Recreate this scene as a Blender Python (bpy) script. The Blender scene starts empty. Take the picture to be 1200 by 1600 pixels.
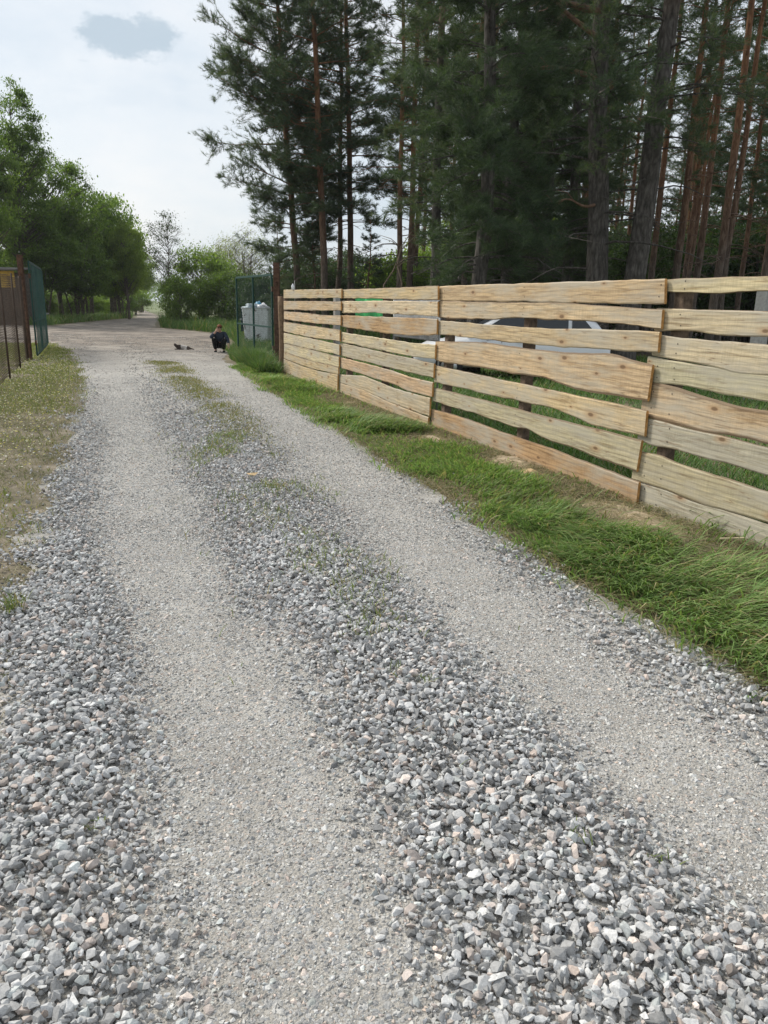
import bpy, bmesh, math
import numpy as np
from mathutils import Vector, Matrix

S = bpy.context.scene
COL = S.collection
R_ = math.radians
rng = np.random.default_rng(7)

# ------------------------------------------------------------------ camera
F, PITCH, ROLL, EYE = 1200.0, R_(15.1), 0.02, 1.6
cam = bpy.data.cameras.new("camera")
cam.sensor_fit = 'VERTICAL'; cam.sensor_height = 36; cam.lens = 27
cam.clip_start = .05; cam.clip_end = 6000
co = bpy.data.objects.new("camera", cam); COL.objects.link(co)
co.matrix_world = Matrix.Translation((0, 0, EYE)) @ Matrix.Rotation(R_(90) - PITCH, 4, 'X') @ Matrix.Rotation(ROLL, 4, 'Z')
S.camera = co

def ray(px, py):
    x = (px - 600) / F; y = -(py - 800) / F
    c, s = math.cos(ROLL), math.sin(ROLL)
    x, y = c * x - s * y, s * x + c * y
    return np.array((x, math.cos(PITCH) + y * math.sin(PITCH), -math.sin(PITCH) + y * math.cos(PITCH)))
def G(px, py, z=0.0):                     # point on the level z seen at a pixel of the photo
    d = ray(px, py); t = (z - EYE) / d[2]
    return d[0] * t, d[1] * t
def XZ(px, py, Y):                        # point at depth Y seen at a pixel
    d = ray(px, py); t = Y / d[1]
    return d[0] * t, EYE + d[2] * t

# ------------------------------------------------------------------ object helpers
def tag(o, label=None, cat=None, group=None, kind=None):
    if label: o['label'] = label
    if cat: o['category'] = cat
    if group: o['group'] = group
    if kind: o['kind'] = kind
    return o
def empty(name, loc=(0, 0, 0), rz=0.0, label=None, cat=None, group=None):
    o = bpy.data.objects.new(name, None); COL.objects.link(o)
    o.empty_display_size = .2
    o.location = loc; o.rotation_euler = (0, 0, rz)
    return tag(o, label, cat, group)
def link(name, me, mat=None, parent=None):
    o = bpy.data.objects.new(name, me); COL.objects.link(o)
    if mat is not None:
        for m in (mat if isinstance(mat, (list, tuple)) else [mat]): me.materials.append(m)
    if parent is not None: o.parent = parent
    return o
def npmesh(name, V, faces, smooth=False, col=None, mi=None):
    """V (n,3); faces: list of int arrays (m,k)"""
    me = bpy.data.meshes.new(name)
    V = np.asarray(V, np.float32); me.vertices.add(len(V)); me.vertices.foreach_set('co', V.ravel())
    faces = [np.asarray(f, np.int32) for f in faces if len(f)]
    idx = np.concatenate([f.ravel() for f in faces]); tot = np.concatenate([np.full(len(f), f.shape[1], np.int32) for f in faces])
    st = np.concatenate(([0], np.cumsum(tot)[:-1])).astype(np.int32)
    me.loops.add(len(idx)); me.loops.foreach_set('vertex_index', idx)
    me.polygons.add(len(tot)); me.polygons.foreach_set('loop_start', st); me.polygons.foreach_set('loop_total', tot)
    me.polygons.foreach_set('use_smooth', np.full(len(tot), smooth))
    if mi is not None: me.polygons.foreach_set('material_index', np.asarray(mi, np.int32))
    me.update(calc_edges=True)
    if col is not None:
        a = me.color_attributes.new('col', 'FLOAT_COLOR', 'POINT')
        c = np.ones((len(V), 4), np.float32); c[:, :3] = col
        a.data.foreach_set('color', c.ravel())
    return me
def bm_obj(name, bm, mat, parent=None, smooth=False):
    me = bpy.data.meshes.new(name); bm.to_mesh(me); bm.free()
    if smooth: me.polygons.foreach_set('use_smooth', np.full(len(me.polygons), True))
    return link(name, me, mat, parent)
def add_box(bm, c, size, rot=None, bevel=0.0):
    m = Matrix.Translation(c) @ (rot.to_4x4() if rot is not None else Matrix()) @ Matrix.Diagonal((*size, 1))
    r = bmesh.ops.create_cube(bm, size=1, matrix=m)
    if bevel:
        es = list({e for v in r['verts'] for e in v.link_edges})
        bmesh.ops.bevel(bm, geom=es, offset=bevel, segments=2, affect='EDGES', profile=.6)
def copy_thing(o):
    c = o.copy(); COL.objects.link(c)
    for ch in list(o.children):
        d = ch.copy(); COL.objects.link(d); d.parent = c
    return c

class Tubes:
    def __init__(s): s.V = []; s.F4 = []; s.F3 = []; s.n = 0
    def add(s, pts, rad, k=6, cap=True):
        P = np.asarray(pts, float); n = len(P); rad = np.broadcast_to(np.asarray(rad, float), (n,))
        T = np.gradient(P, axis=0); T /= np.linalg.norm(T, axis=1)[:, None] + 1e-9
        m = T.mean(0); ref = np.array((0, 0, 1.)) if abs(m[2]) < .8 * np.linalg.norm(m) else np.array((1., 0, 0))
        U = np.cross(T, ref); U /= np.linalg.norm(U, axis=1)[:, None] + 1e-9
        W = np.cross(T, U)
        a = np.arange(k) * 2 * math.pi / k
        ring = P[:, None] + rad[:, None, None] * (np.cos(a)[None, :, None] * U[:, None] + np.sin(a)[None, :, None] * W[:, None])
        s.V.append(ring.reshape(-1, 3))
        i = np.arange(n - 1)[:, None] * k; j = np.arange(k)[None]; j2 = (j + 1) % k
        s.F4.append((s.n + np.stack((i + j, i + k + j, i + k + j2, i + j2), -1)).reshape(-1, 4))
        s.n += n * k
        if cap:
            s.V.append(P[[0, -1]]); c0, c1 = s.n, s.n + 1; s.n += 2
            b = s.n - 2 - n * k; j = np.arange(k); j2 = (j + 1) % k
            s.F3.append(np.stack((np.full(k, c0), b + j, b + j2), -1))
            e = b + (n - 1) * k
            s.F3.append(np.stack((np.full(k, c1), e + j2, e + j), -1))
    def mesh(s, name, smooth=True):
        return npmesh(name, np.concatenate(s.V), [np.concatenate(s.F4)] + ([np.concatenate(s.F3)] if s.F3 else []), smooth)

def hash2(i, j, seed):
    h = (i.astype(np.int64) * 374761393 + j.astype(np.int64) * 668265263 + seed * 1442695041) & 0xffffffff
    h = ((h ^ (h >> 13)) * 1274126177) & 0xffffffff
    return ((h ^ (h >> 16)) & 0xffff) / 65535.0
def vnoise(x, y, seed=0):
    x = np.asarray(x, float); y = np.asarray(y, float)
    i = np.floor(x); j = np.floor(y); u = x - i; v = y - j
    u = u * u * (3 - 2 * u); v = v * v * (3 - 2 * v)
    a = hash2(i, j, seed); b = hash2(i + 1, j, seed); c = hash2(i, j + 1, seed); d = hash2(i + 1, j + 1, seed)
    return (a * (1 - u) + b * u) * (1 - v) + (c * (1 - u) + d * u) * v
def fbm(x, y, seed=0, o=3):
    t = 0; w = 0
    for k in range(o): t = t + vnoise(x * 2 ** k, y * 2 ** k, seed + k) / 2 ** k; w += 1 / 2 ** k
    return t / w
def sstep(a, b, x):
    t = np.clip((x - a) / (b - a), 0, 1); return t * t * (3 - 2 * t)

# ------------------------------------------------------------------ materials
class NT:
    def __init__(s, name):
        s.m = bpy.data.materials.new(name); s.m.use_nodes = True
        s.t = s.m.node_tree; s.N = s.t.nodes; s.L = s.t.links
        s.b = s.N['Principled BSDF']; s.out = s.N['Material Output']
        s.b.inputs['Roughness'].default_value = .85
        s.b.inputs['Specular IOR Level'].default_value = .25
    def n(s, kind, **kw):
        x = s.N.new('ShaderNode' + kind)
        for k, v in kw.items():
            if k.startswith('_'): setattr(x, k[1:], v)
            else: x.inputs[k.replace('__', ' ')].default_value = v
        return x
    def l(s, a, b): s.L.new(a, b)
    def coord(s, scale=(1, 1, 1), out='Object', rnd=False):
        c = s.n('TexCoord'); mp = s.n('Mapping'); mp.inputs['Scale'].default_value = scale
        s.l(c.outputs[out], mp.inputs['Vector'])
        if rnd:
            oi = s.n('ObjectInfo'); mu = s.n('Math', _operation='MULTIPLY'); mu.inputs[1].default_value = 37.0
            s.l(oi.outputs['Random'], mu.inputs[0]); s.l(mu.outputs[0], mp.inputs['Location'])
        return mp.outputs[0]
    def noise(s, vec, scale, detail=4, rough=.6, dist=0.0):
        x = s.n('TexNoise', Scale=scale, Detail=detail, Roughness=rough, Distortion=dist); s.l(vec, x.inputs['Vector']); return x.outputs['Fac']
    def vor(s, vec, scale, feature='F1', rnd=1.0):
        x = s.n('TexVoronoi', Scale=scale, Randomness=rnd); x.feature = feature; s.l(vec, x.inputs['Vector']); return x
    def ramp(s, fac, *stops, interp='LINEAR'):
        r = s.n('ValToRGB'); r.color_ramp.interpolation = interp; e = r.color_ramp.elements
        while len(e) < len(stops): e.new(.5)
        for q, (p, c) in zip(e, stops):
            q.position = p; q.color = (*c, 1) if hasattr(c, '__len__') else (c, c, c, 1)
        s.l(fac, r.inputs[0]); return r.outputs[0]
    def mix(s, fac, a, b, blend='MIX'):
        x = s.n('Mix', _data_type='RGBA', _blend_type=blend)
        for v, i in ((fac, 0), (a, 6), (b, 7)):
            if hasattr(v, 'is_output') or hasattr(v, 'links'): s.l(v, x.inputs[i])
            elif i == 0: x.inputs[0].default_value = v
            else: x.inputs[i].default_value = (*v, 1)
        return x.outputs[2]
    def math(s, op, a, b=0.0):
        x = s.n('Math', _operation=op)
        for v, i in ((a, 0), (b, 1)):
            if hasattr(v, 'links'): s.l(v, x.inputs[i])
            else: x.inputs[i].default_value = v
        return x.outputs[0]
    def base(s, c):
        if hasattr(c, 'links'): s.l(c, s.b.inputs['Base Color'])
        else: s.b.inputs['Base Color'].default_value = (*c, 1)
    def bump(s, h, strength=.5, dist=.02):
        x = s.n('Bump', Strength=strength, Distance=dist); s.l(h, x.inputs['Height']); s.l(x.outputs[0], s.b.inputs['Normal'])

def simple(name, c, rough=.8, metal=0.0, var=.25, scale=8.0, bump=0.0, spec=.25):
    t = NT(name); v = t.coord()
    n = t.noise(v, scale, 5)
    lo = tuple(x * (1 - var) for x in c); hi = tuple(min(1, x * (1 + var)) for x in c)
    t.base(t.ramp(n, (.3, lo), (.7, hi)))
    t.b.inputs['Roughness'].default_value = rough; t.b.inputs['Metallic'].default_value = metal
    t.b.inputs['Specular IOR Level'].default_value = spec
    if bump: t.bump(t.noise(v, scale * 3, 5), bump, .01)
    return t.m
def leaf_mat(name, stops, trans=.35):
    """leaves: colour differs leaf by leaf, light passes through"""
    t = NT(name); g = t.n('NewGeometry'); oi = t.n('ObjectInfo')
    f = t.math('ADD', t.math('MULTIPLY', g.outputs['Random Per Island'], .75), t.math('MULTIPLY', oi.outputs['Random'], .25))
    c = t.ramp(f, *stops); t.base(c); t.b.inputs['Roughness'].default_value = .55
    tr = t.n('BsdfTranslucent'); t.l(t.mix(1.0, c, (1.5, 1.6, .7), 'MULTIPLY'), tr.inputs['Color'])
    ms = t.n('MixShader'); ms.inputs[0].default_value = trans
    t.l(t.b.outputs[0], ms.inputs[1]); t.l(tr.outputs[0], ms.inputs[2]); t.l(ms.outputs[0], t.out.inputs['Surface'])
    return t.m
def grass_mat(name, trans=.3):
    t = NT(name); a = t.n('VertexColor', _layer_name='col'); t.base(a.outputs[0]); t.b.inputs['Roughness'].default_value = .6
    tr = t.n('BsdfTranslucent'); t.l(t.mix(1.0, a.outputs[0], (1.3, 1.4, .8), 'MULTIPLY'), tr.inputs['Color'])
    ms = t.n('MixShader'); ms.inputs[0].default_value = trans
    t.l(t.b.outputs[0], ms.inputs[1]); t.l(tr.outputs[0], ms.inputs[2]); t.l(ms.outputs[0], t.out.inputs['Surface'])
    return t.m

M = {}
# road: fine crushed stone pressed into sand; further off a tan dirt crossing
t = NT('road_surface'); v = t.coord()
def pebbles(t, v, sc):
    vo = t.vor(v, sc); d = vo.outputs['Distance']
    sep = t.n('SeparateColor'); t.l(vo.outputs['Color'], sep.inputs[0])
    return d, sep.outputs[0], sep.outputs[1]
d1, r1, q1 = pebbles(t, v, 42.0); d2, r2, q2 = pebbles(t, v, 95.0)
sand = t.ramp(t.noise(v, 3.0, 8, .7), (.3, (.37, .345, .31)), (.7, (.56, .53, .48)))
sand = t.mix(1.0, sand, t.ramp(t.noise(v, .9, 5, .65), (.36, .80), (.62, 1.08)), 'MULTIPLY')
grain = t.ramp(t.noise(v, 220.0, 3, .7), (.35, .62), (.65, 1.15))
sand = t.mix(1.0, sand, grain, 'MULTIPLY')
c1 = t.ramp(r1, (0, (.27, .27, .27)), (.4, (.38, .375, .365)), (1, (.54, .53, .51)))
c2 = t.ramp(r2, (0, (.24, .24, .24)), (.35, (.36, .355, .35)), (1, (.52, .51, .49)))
k2 = t.math('LESS_THAN', t.math('ADD', d2, t.math('MULTIPLY', q2, .55)), .72)
k1 = t.math('LESS_THAN', t.math('ADD', d1, t.math('MULTIPLY', q1, .8)), .62)
k2 = t.math('MULTIPLY', k2, t.ramp(t.noise(v, 5.0, 4), (.38, .25), (.62, 1.0))); grv = t.mix(k2, sand, c2); grv = t.mix(k1, grv, c1)
sx = t.n('SeparateXYZ'); t.l(v, sx.inputs[0])
yy = t.math('ADD', sx.outputs[1], t.math('MULTIPLY', t.noise(v, .35, 3), 8.0))
fd = t.n('MapRange'); fd.inputs[1].default_value = 21; fd.inputs[2].default_value = 33; t.l(yy, fd.inputs[0])
mpd = t.n('Mapping'); mpd.inputs['Scale'].default_value = (.8, 1.0, 1); t.l(v, mpd.inputs['Vector'])
dirt = t.ramp(t.noise(mpd.outputs[0], 1.0, 9, .72, .6), (.37, (.115, .10, .088)), (.5, (.225, .19, .158)), (.62, (.37, .32, .265)))
t.base(t.mix(fd.outputs[0], grv, dirt))
hh = t.math('SUBTRACT', t.math('MULTIPLY', k1, t.math('SUBTRACT', .7, d1)), t.math('MULTIPLY', d2, .4))
t.bump(t.math('ADD', hh, t.math('MULTIPLY', t.noise(v, 160.0, 4), .6)), .9, .014)
M['road'] = t.m

t = NT('dirt'); v = t.coord()
t.base(t.ramp(t.noise(v, .9, 9, .72), (.37, (.115, .10, .088)), (.5, (.225, .19, .158)), (.62, (.37, .32, .265))))
t.bump(t.noise(v, 25.0, 6), .5, .03); M['dirt'] = t.m

t = NT('soil'); v = t.coord()
a = t.ramp(t.noise(v, 1.6, 9, .75), (.34, (.075, .07, .04)), (.5, (.16, .135, .085)), (.66, (.27, .22, .15)))
far = t.ramp(t.noise(v, .02, 4), (.35, (.10, .14, .05)), (.65, (.20, .22, .11)))
sx = t.n('SeparateXYZ'); t.l(v, sx.inputs[0])
fd = t.n('MapRange'); fd.inputs[1].default_value = 60; fd.inputs[2].default_value = 130; t.l(sx.outputs[1], fd.inputs[0])
t.base(t.mix(fd.outputs[0], a, far)); t.bump(t.noise(v, 40.0, 6), .6, .03); M['soil'] = t.m

t = NT('sandy_verge'); v = t.coord()
t.base(t.ramp(t.noise(v, 2.2, 9, .72), (.34, (.09, .085, .05)), (.5, (.18, .15, .105)), (.66, (.32, .27, .205))))
t.bump(t.noise(v, 70.0, 6), .5, .015); M['verge'] = t.m
t = NT('needle_litter'); v = t.coord()
t.base(t.ramp(t.noise(v, 1.0, 8, .7), (.3, (.035, .03, .018)), (.7, (.10, .07, .04)))); M['litter'] = t.m

t = NT('stone'); a = t.n('VertexColor', _layer_name='col'); v = t.coord()
t.base(t.mix(1.0, a.outputs[0], t.ramp(t.noise(v, 130.0, 5, .7), (.3, .72), (.7, 1.2)), 'MULTIPLY'))
t.bump(t.noise(v, 220.0, 4), .35, .004); t.b.inputs['Roughness'].default_value = .8; M['stone'] = t.m

# sawn, live-edged pine boards: tint from the object's own colour
t = NT('sawn_pine'); v = t.coord((1, 1, 1), rnd=True); oi = t.n('ObjectInfo')
mp = t.n('Mapping'); mp.inputs['Scale'].default_value = (1.1, 6, 17); t.l(v, mp.inputs['Vector'])
g1 = t.noise(mp.outputs[0], 2.0, 9, .62, .9)
mp2 = t.n('Mapping'); mp2.inputs['Scale'].default_value = (2.0, 10, 70); t.l(v, mp2.inputs['Vector'])
g2 = t.noise(mp2.outputs[0], 2.0, 4, .6, .3)
c = t.mix(1.0, oi.outputs['Color'], t.ramp(g1, (.34, (.66, .60, .52)), (.5, (1, 1, 1)), (.66, (1.16, 1.12, 1.04))), 'MULTIPLY')
c = t.mix(1.0, c, t.ramp(g2, (.34, .80), (.66, 1.10)), 'MULTIPLY')
mpw = t.n('Mapping'); mpw.inputs['Scale'].default_value = (.30, 1, 1.0); t.l(v, mpw.inputs['Vector'])
wv = t.n('TexWave', Scale=7.0, Distortion=5.0, Detail=4.0); wv.inputs['Detail Scale'].default_value = 1.3; wv.bands_direction = 'Z'; t.l(mpw.outputs[0], wv.inputs['Vector'])
c = t.mix(1.0, c, t.ramp(wv.outputs['Fac'], (.05, .80), (.35, 1.0), (1, 1.05)), 'MULTIPLY')
mps = t.n('Mapping'); mps.inputs['Scale'].default_value = (90, 1, 9); t.l(v, mps.inputs['Vector'])
c = t.mix(1.0, c, t.ramp(t.noise(mps.outputs[0], 1.0, 3), (.35, .90), (.65, 1.06)), 'MULTIPLY')
mp4 = t.n('Mapping'); mp4.inputs['Scale'].default_value = (.55, 1, 2.2); t.l(v, mp4.inputs['Vector'])
gr = t.ramp(t.noise(mp4.outputs[0], 2.2, 6, .65), (.44, 0.0), (.64, .75))
c = t.mix(gr, c, (.42, .385, .315))
s3 = t.n('SeparateXYZ'); t.l(v, s3.inputs[0]); c3_ = t.n('CombineXYZ'); t.l(s3.outputs[0], c3_.inputs[0]); t.l(s3.outputs[2], c3_.inputs[1])
mp3 = t.n('Mapping'); mp3.inputs['Scale'].default_value = (2.3, 5.5, 1); t.l(c3_.outputs[0], mp3.inputs['Vector'])
kn = t.vor(mp3.outputs[0], 1.0); kn.voronoi_dimensions = '2D'; kd0 = kn.outputs['Distance']; sp0 = t.n('SeparateColor'); t.l(kn.outputs['Color'], sp0.inputs[0]); kd = t.math('DIVIDE', kd0, t.math('ADD', .45, t.math('MULTIPLY', sp0.outputs[1], 1.0)))
sp = t.n('SeparateColor'); t.l(kn.outputs['Color'], sp.inputs[0])
has = t.math('GREATER_THAN', sp.outputs[0], .58)
halo = t.math('MULTIPLY', t.ramp(kd, (.07, 1.0), (.22, 0.0)), has)
core = t.math('MULTIPLY', t.ramp(kd, (.045, 1.0), (.085, 0.0)), has)
c = t.mix(t.math('MULTIPLY', halo, .55), c, (.40, .24, .12)); c = t.mix(t.math('MULTIPLY', core, .8), c, (.13, .075, .04))
mpk = t.n('Mapping'); mpk.inputs['Scale'].default_value = (.5, 1, 9); t.l(v, mpk.inputs['Vector'])
ck = t.math('MULTIPLY', t.ramp(t.noise(mpk.outputs[0], 1.4, 4, .55), (.486, 0.0), (.5, 1.0), (.514, 0.0)), t.ramp(t.noise(v, 1.7, 2), (.45, 0.0), (.6, .75)))
c = t.mix(ck, c, (.20, .13, .075))
ea = t.n('Attribute', _attribute_name='edge')
nb = t.noise(mp.outputs[0], 5.0, 6, .7)
ef = t.math('MULTIPLY', t.ramp(t.math('ADD', ea.outputs['Fac'], t.math('MULTIPLY', nb, .5)), (.90, 0.0), (1.12, 1.0)), .8)
c = t.mix(ef, c, (.17, .115, .07))
t.base(c); t.b.inputs['Roughness'].default_value = .75
t.bump(t.math('ADD', g1, t.math('MULTIPLY', g2, .4)), .35, .006); M['board'] = t.m
M['endgrain'] = simple('end_grain', (.50, .27, .10), .85, var=.4, scale=25)

t = NT('pine_bark'); v = t.coord((1, 1, 1), rnd=False)
mp = t.n('Mapping'); mp.inputs['Scale'].default_value = (9, 9, 2.2); t.l(v, mp.inputs['Vector'])
n1 = t.noise(mp.outputs[0], 1.6, 7, .7, .6)
lowc = t.ramp(n1, (.3, (.035, .028, .022)), (.5, (.10, .082, .066)), (.72, (.19, .165, .14)))
upc = t.ramp(n1, (.3, (.075, .036, .02)), (.5, (.19, .092, .045)), (.72, (.33, .18, .09)))
sx = t.n('SeparateXYZ'); t.l(v, sx.inputs[0])
zz = t.math('ADD', sx.outputs[2], t.math('MULTIPLY', t.noise(v, .5, 3), 5.0))
fz = t.n('MapRange'); fz.inputs[1].default_value = 4; fz.inputs[2].default_value = 10; t.l(zz, fz.inputs[0])
t.base(t.mix(fz.outputs[0], lowc, upc)); t.bump(n1, .9, .05); M['bark_pine'] = t.m
t = NT('old_bark'); v = t.coord()
mp = t.n('Mapping'); mp.inputs['Scale'].default_value = (11, 11, 3.2); t.l(t.mix(.12, v, t.n('TexNoise', Scale=3.0).outputs['Color']), mp.inputs['Vector'])
vo = t.vor(mp.outputs[0], 1.0, 'DISTANCE_TO_EDGE'); n1 = t.math('ADD', t.math('MULTIPLY', t.ramp(vo.outputs['Distance'], (0, 0.0), (.3, 1.0)), .14), t.math('MULTIPLY', t.noise(mp.outputs[0], 1.5, 8, .74), .86))
lowc = t.ramp(n1, (.3, (.03, .026, .022)), (.5, (.095, .085, .075)), (.72, (.19, .175, .155)))
upc = t.ramp(n1, (.3, (.10, .05, .03)), (.6, (.24, .13, .08)))
sx = t.n('SeparateXYZ'); t.l(v, sx.inputs[0])
fz = t.n('MapRange'); fz.inputs[1].default_value = 8.0; fz.inputs[2].default_value = 11; t.l(sx.outputs[2], fz.inputs[0])
t.base(t.mix(fz.outputs[0], lowc, upc)); t.bump(n1, 1.0, .07); M['bark_old'] = t.m
M['bark_leafy'] = simple('grey_bark', (.12, .10, .08), .9, var=.5, scale=9, bump=.5)
M['limb'] = simple('reddish_limb_bark', (.17, .105, .07), .9, var=.5, scale=10, bump=.5)
M['dead'] = simple('dead_twig', (.19, .145, .105), .9, var=.4, scale=6)

M['needle'] = leaf_mat('pine_needles', [(0, (.032, .053, .031)), (.5, (.060, .093, .052)), (.85, (.098, .138, .074)), (1, (.15, .145, .07))], .33)
M['leaf_dark'] = leaf_mat('dark_leaves', [(0, (.07, .115, .030)), (.5, (.115, .18, .047)), (1, (.185, .25, .07))], .5)
M['leaf_mid'] = leaf_mat('green_leaves', [(0, (.09, .145, .034)), (.5, (.145, .22, .052)), (1, (.22, .29, .08))], .5)
M['leaf_light'] = leaf_mat('yellow_green_sun_tint_leaves', [(0, (.10, .15, .035)), (.5, (.16, .22, .05)), (1, (.25, .30, .08))], .5)  # yellow-green; paints sunlight into the lane-end trees, plain colour by the shed
M['leaf_pale'] = leaf_mat('pale_leaves', [(0, (.13, .16, .075)), (.5, (.20, .23, .11)), (1, (.30, .31, .17))], .5)
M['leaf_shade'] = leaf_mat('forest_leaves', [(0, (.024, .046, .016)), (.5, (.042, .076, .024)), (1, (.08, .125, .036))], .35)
M['grass'] = grass_mat('grass_blades')
M['rust'] = simple('rusty_steel', (.105, .058, .038), .85, .2, .5, 14, .4)
M['gate_green'] = simple('green_paint', (.014, .055, .044), .6, 0, .25, 10)
M['gate_sheet'] = simple('green_sheet', (.018, .075, .062), .7, 0, .35, 5)
M['wire_rust'] = simple('rusty_wire', (.085, .06, .045), .8, .3, .4, 4)
M['steel'] = simple('grey_steel', (.33, .34, .34), .5, .5, .2, 9)
M['wood_post'] = simple('dark_post', (.12, .085, .06), .9, 0, .5, 18, .6)
M['log'] = simple('brown_log', (.20, .135, .085), .9, 0, .4, 14, .6)
M['concrete'] = simple('grey_concrete', (.36, .35, .33), .9, 0, .2, 18, .3)
M['white_paint'] = simple('chipped_white_paint', (.62, .63, .63), .55, 0, .12, 5)
M['bag_white'] = simple('white_bag', (.75, .76, .78), .45, 0, .1, 8)
M['bag_blue'] = simple('blue_bag', (.10, .32, .50), .45, 0, .2, 8)
M['black'] = simple('black_rubber', (.02, .02, .021), .7, 0, .2, 20)
M['car_white'] = simple('white_car_paint', (.72, .73, .75), .25, 0, .03, 3, spec=.5)
M['glass_dark'] = simple('car_glass', (.015, .018, .022), .08, 0, .1, 2, spec=.6)
M['chrome'] = simple('metal_trim', (.45, .46, .47), .3, .8, .1, 6)
M['lamp_glass'] = simple('clear_lamp', (.6, .6, .58), .2, 0, .1, 9)
M['lamp_red'] = simple('red_lamp', (.35, .02, .02), .3, 0, .1, 9)
M['skin'] = simple('skin', (.50, .30, .22), .6, 0, .08, 20)
M['hair'] = simple('reddish_hair', (.19, .075, .035), .8, 0, .4, 40)
M['jacket'] = simple('dark_navy_cloth', (.032, .040, .060), .9, 0, .3, 14)
M['trousers'] = simple('black_cloth', (.010, .010, .011), .9, 0, .3, 14)
M['shed_yellow'] = simple('yellow_boards', (.50, .33, .06), .8, 0, .3, 6)
M['shed_dark'] = simple('dark_planks', (.075, .06, .048), .9, 0, .4, 7)
M['roofing'] = simple('grey_roofing', (.13, .12, .11), .9, 0, .3, 5)
M['net_green'] = simple('green_netting', (.05, .48, .15), .7, 0, .15, 60)
M['nail'] = simple('nail_head', (.06, .05, .045), .6, .4)
M['sand'] = simple('dug_sand', (.36, .29, .20), .95, 0, .35, 9, .6)
M['sawdust'] = simple('sawdust', (.58, .42, .24), .95, 0, .2, 30, .5)
M['chip'] = simple('fresh_wood', (.68, .56, .38), .8, 0, .12, 12)

# ------------------------------------------------------------------ ground
SL = .375                                  # the track runs along (-SL, 1)
def lerp(xs, ys): return lambda q: np.interp(q, xs, ys)
left_x = lerp([.2, 3.9, 4.9, 6.8, 13, 17.7, 22, 25, 28, 36, 44, 50, 60, 72, 90, 130, 200], [-.68, -2.0, -2.35, -3.0, -5.15, -6.95, -8.9, -10.2, -11.9, -15.5, -18.9, -20.4, -21.6, -22.9, -28.5, -43, -68])
right_x = lerp([.2, 3, 3.9, 6.2, 10.6, 15.7, 22.7, 25.7, 32, 41, 47.5, 60, 72, 90, 130, 200], [2.75, 1.7, 1.3, .58, -.85, -2.55, -4.85, -5.1, -6.5, -9.2, -14.0, -17.6, -20.7, -26.4, -40, -65])
tl = lambda Y: .43 - .07 * sstep(2, 6, Y)
tr = lambda Y: np.minimum(1.72 + .085 * Y, 2.72) + .28 * np.exp(-((Y - 1.2) / .8) ** 2)
def track_d(s, Y):
    n = (fbm(s * 2.2, Y * 1.3, 3) - .5) * .9
    return np.minimum(np.abs(s - tl(Y)) / (.29 + .07 * sstep(2, 6, Y)), np.abs(s - tr(Y)) / (.34 + .012 * Y)) + n
def road_z(X, Y):
    s = X + SL * Y; c = (tl(Y) + tr(Y)) / 2
    hump = .055 * np.exp(-((s - c) / (.27 + .02 * Y)) ** 2) + .035 * np.exp(-((s + .5) / .35) ** 2)
    fade = 1 - sstep(14, 24, Y)
    und = (fbm(X * 1.1, Y * .8, 11) - .5) * .05
    e = np.minimum(np.abs(X - left_x(Y)), np.abs(right_x(Y) - X)); ed = sstep(0, .35, e)
    return .006 + ed * (.012 + np.maximum(hump * fade + und, 0))

# one sheet to the horizon
g = np.concatenate((-np.geomspace(3500, 2, 26), np.linspace(-1.5, 1.5, 4), np.geomspace(2, 3500, 26)))
gx, gy = np.meshgrid(g, g); n = len(g)
V = np.stack((gx.ravel(), gy.ravel(), np.zeros(n * n)), 1)
i = (np.arange(n - 1)[:, None] * n + np.arange(n - 1)[None]).ravel()
tag(link('ground', npmesh('ground', V, [np.stack((i, i + 1, i + n + 1, i + n), 1)]), M['soil']), kind='structure')

def strip(name, Ys, lx, rx, nx, zf, mat, jag=.0):
    Ys = np.asarray(Ys, float)
    L = lx(Ys) + (fbm(Ys * 1.7, Ys * 0, 31, 4) - .5) * jag; Rr = rx(Ys) + (fbm(Ys * 1.7, Ys * 0 + 9, 37, 4) - .5) * jag
    tt = np.linspace(0, 1, nx); X = L[:, None] * (1 - tt) + Rr[:, None] * tt; Y = np.repeat(Ys[:, None], nx, 1)
    V = np.stack((X, Y, zf(X, Y)), -1).reshape(-1, 3); m = len(Ys)
    i = (np.arange(m - 1)[:, None] * nx + np.arange(nx - 1)[None]).ravel()
    return tag(link(name, npmesh(name, V, [np.stack((i, i + 1, i + nx + 1, i + nx), 1)], True), mat), kind='structure')
strip('gravel_road', np.concatenate((np.linspace(.2, 6, 230), np.geomspace(6.03, 200, 260))), left_x, right_x, 110, road_z, M['road'], .5)
# side lane crossing behind the gate, sandy edge of the left verge, forest floor
V = []; ns = 60
for k in range(ns):
    x = -70 + k / (ns - 1) * 62
    V += [(x, 27.2 + .10 * (-x - 11) + .6 * math.sin(x * .7) + (2.2 if x > -10 else 0), .004), (x, 46.0 + .06 * (-x - 18) + .7 * math.sin(x * .5) - (max(0, x + 19) * .55), .004)]
V = np.array(V); i = np.arange(ns - 1) * 2
tag(link('side_road', npmesh('side_road', V, [np.stack((i, i + 2, i + 3, i + 1), 1)]), M['dirt']), kind='structure')
strip('verge_path', np.linspace(.5, 24, 80), lambda Y: -.375 * Y - 2.1, lambda Y: left_x(Y) + .25, 6, lambda X, Y: .003 + 0 * X, M['verge'], .3)
fl_x = lerp([15, 20, 26, 30, 40, 90], [9, 5, 1, -2, -9, -14])
strip('forest_floor', np.linspace(19, 120, 60), fl_x, lambda Y: 0 * Y + 75, 20, lambda X, Y: .003 + 0 * X, M['litter'], 3.0)

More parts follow.
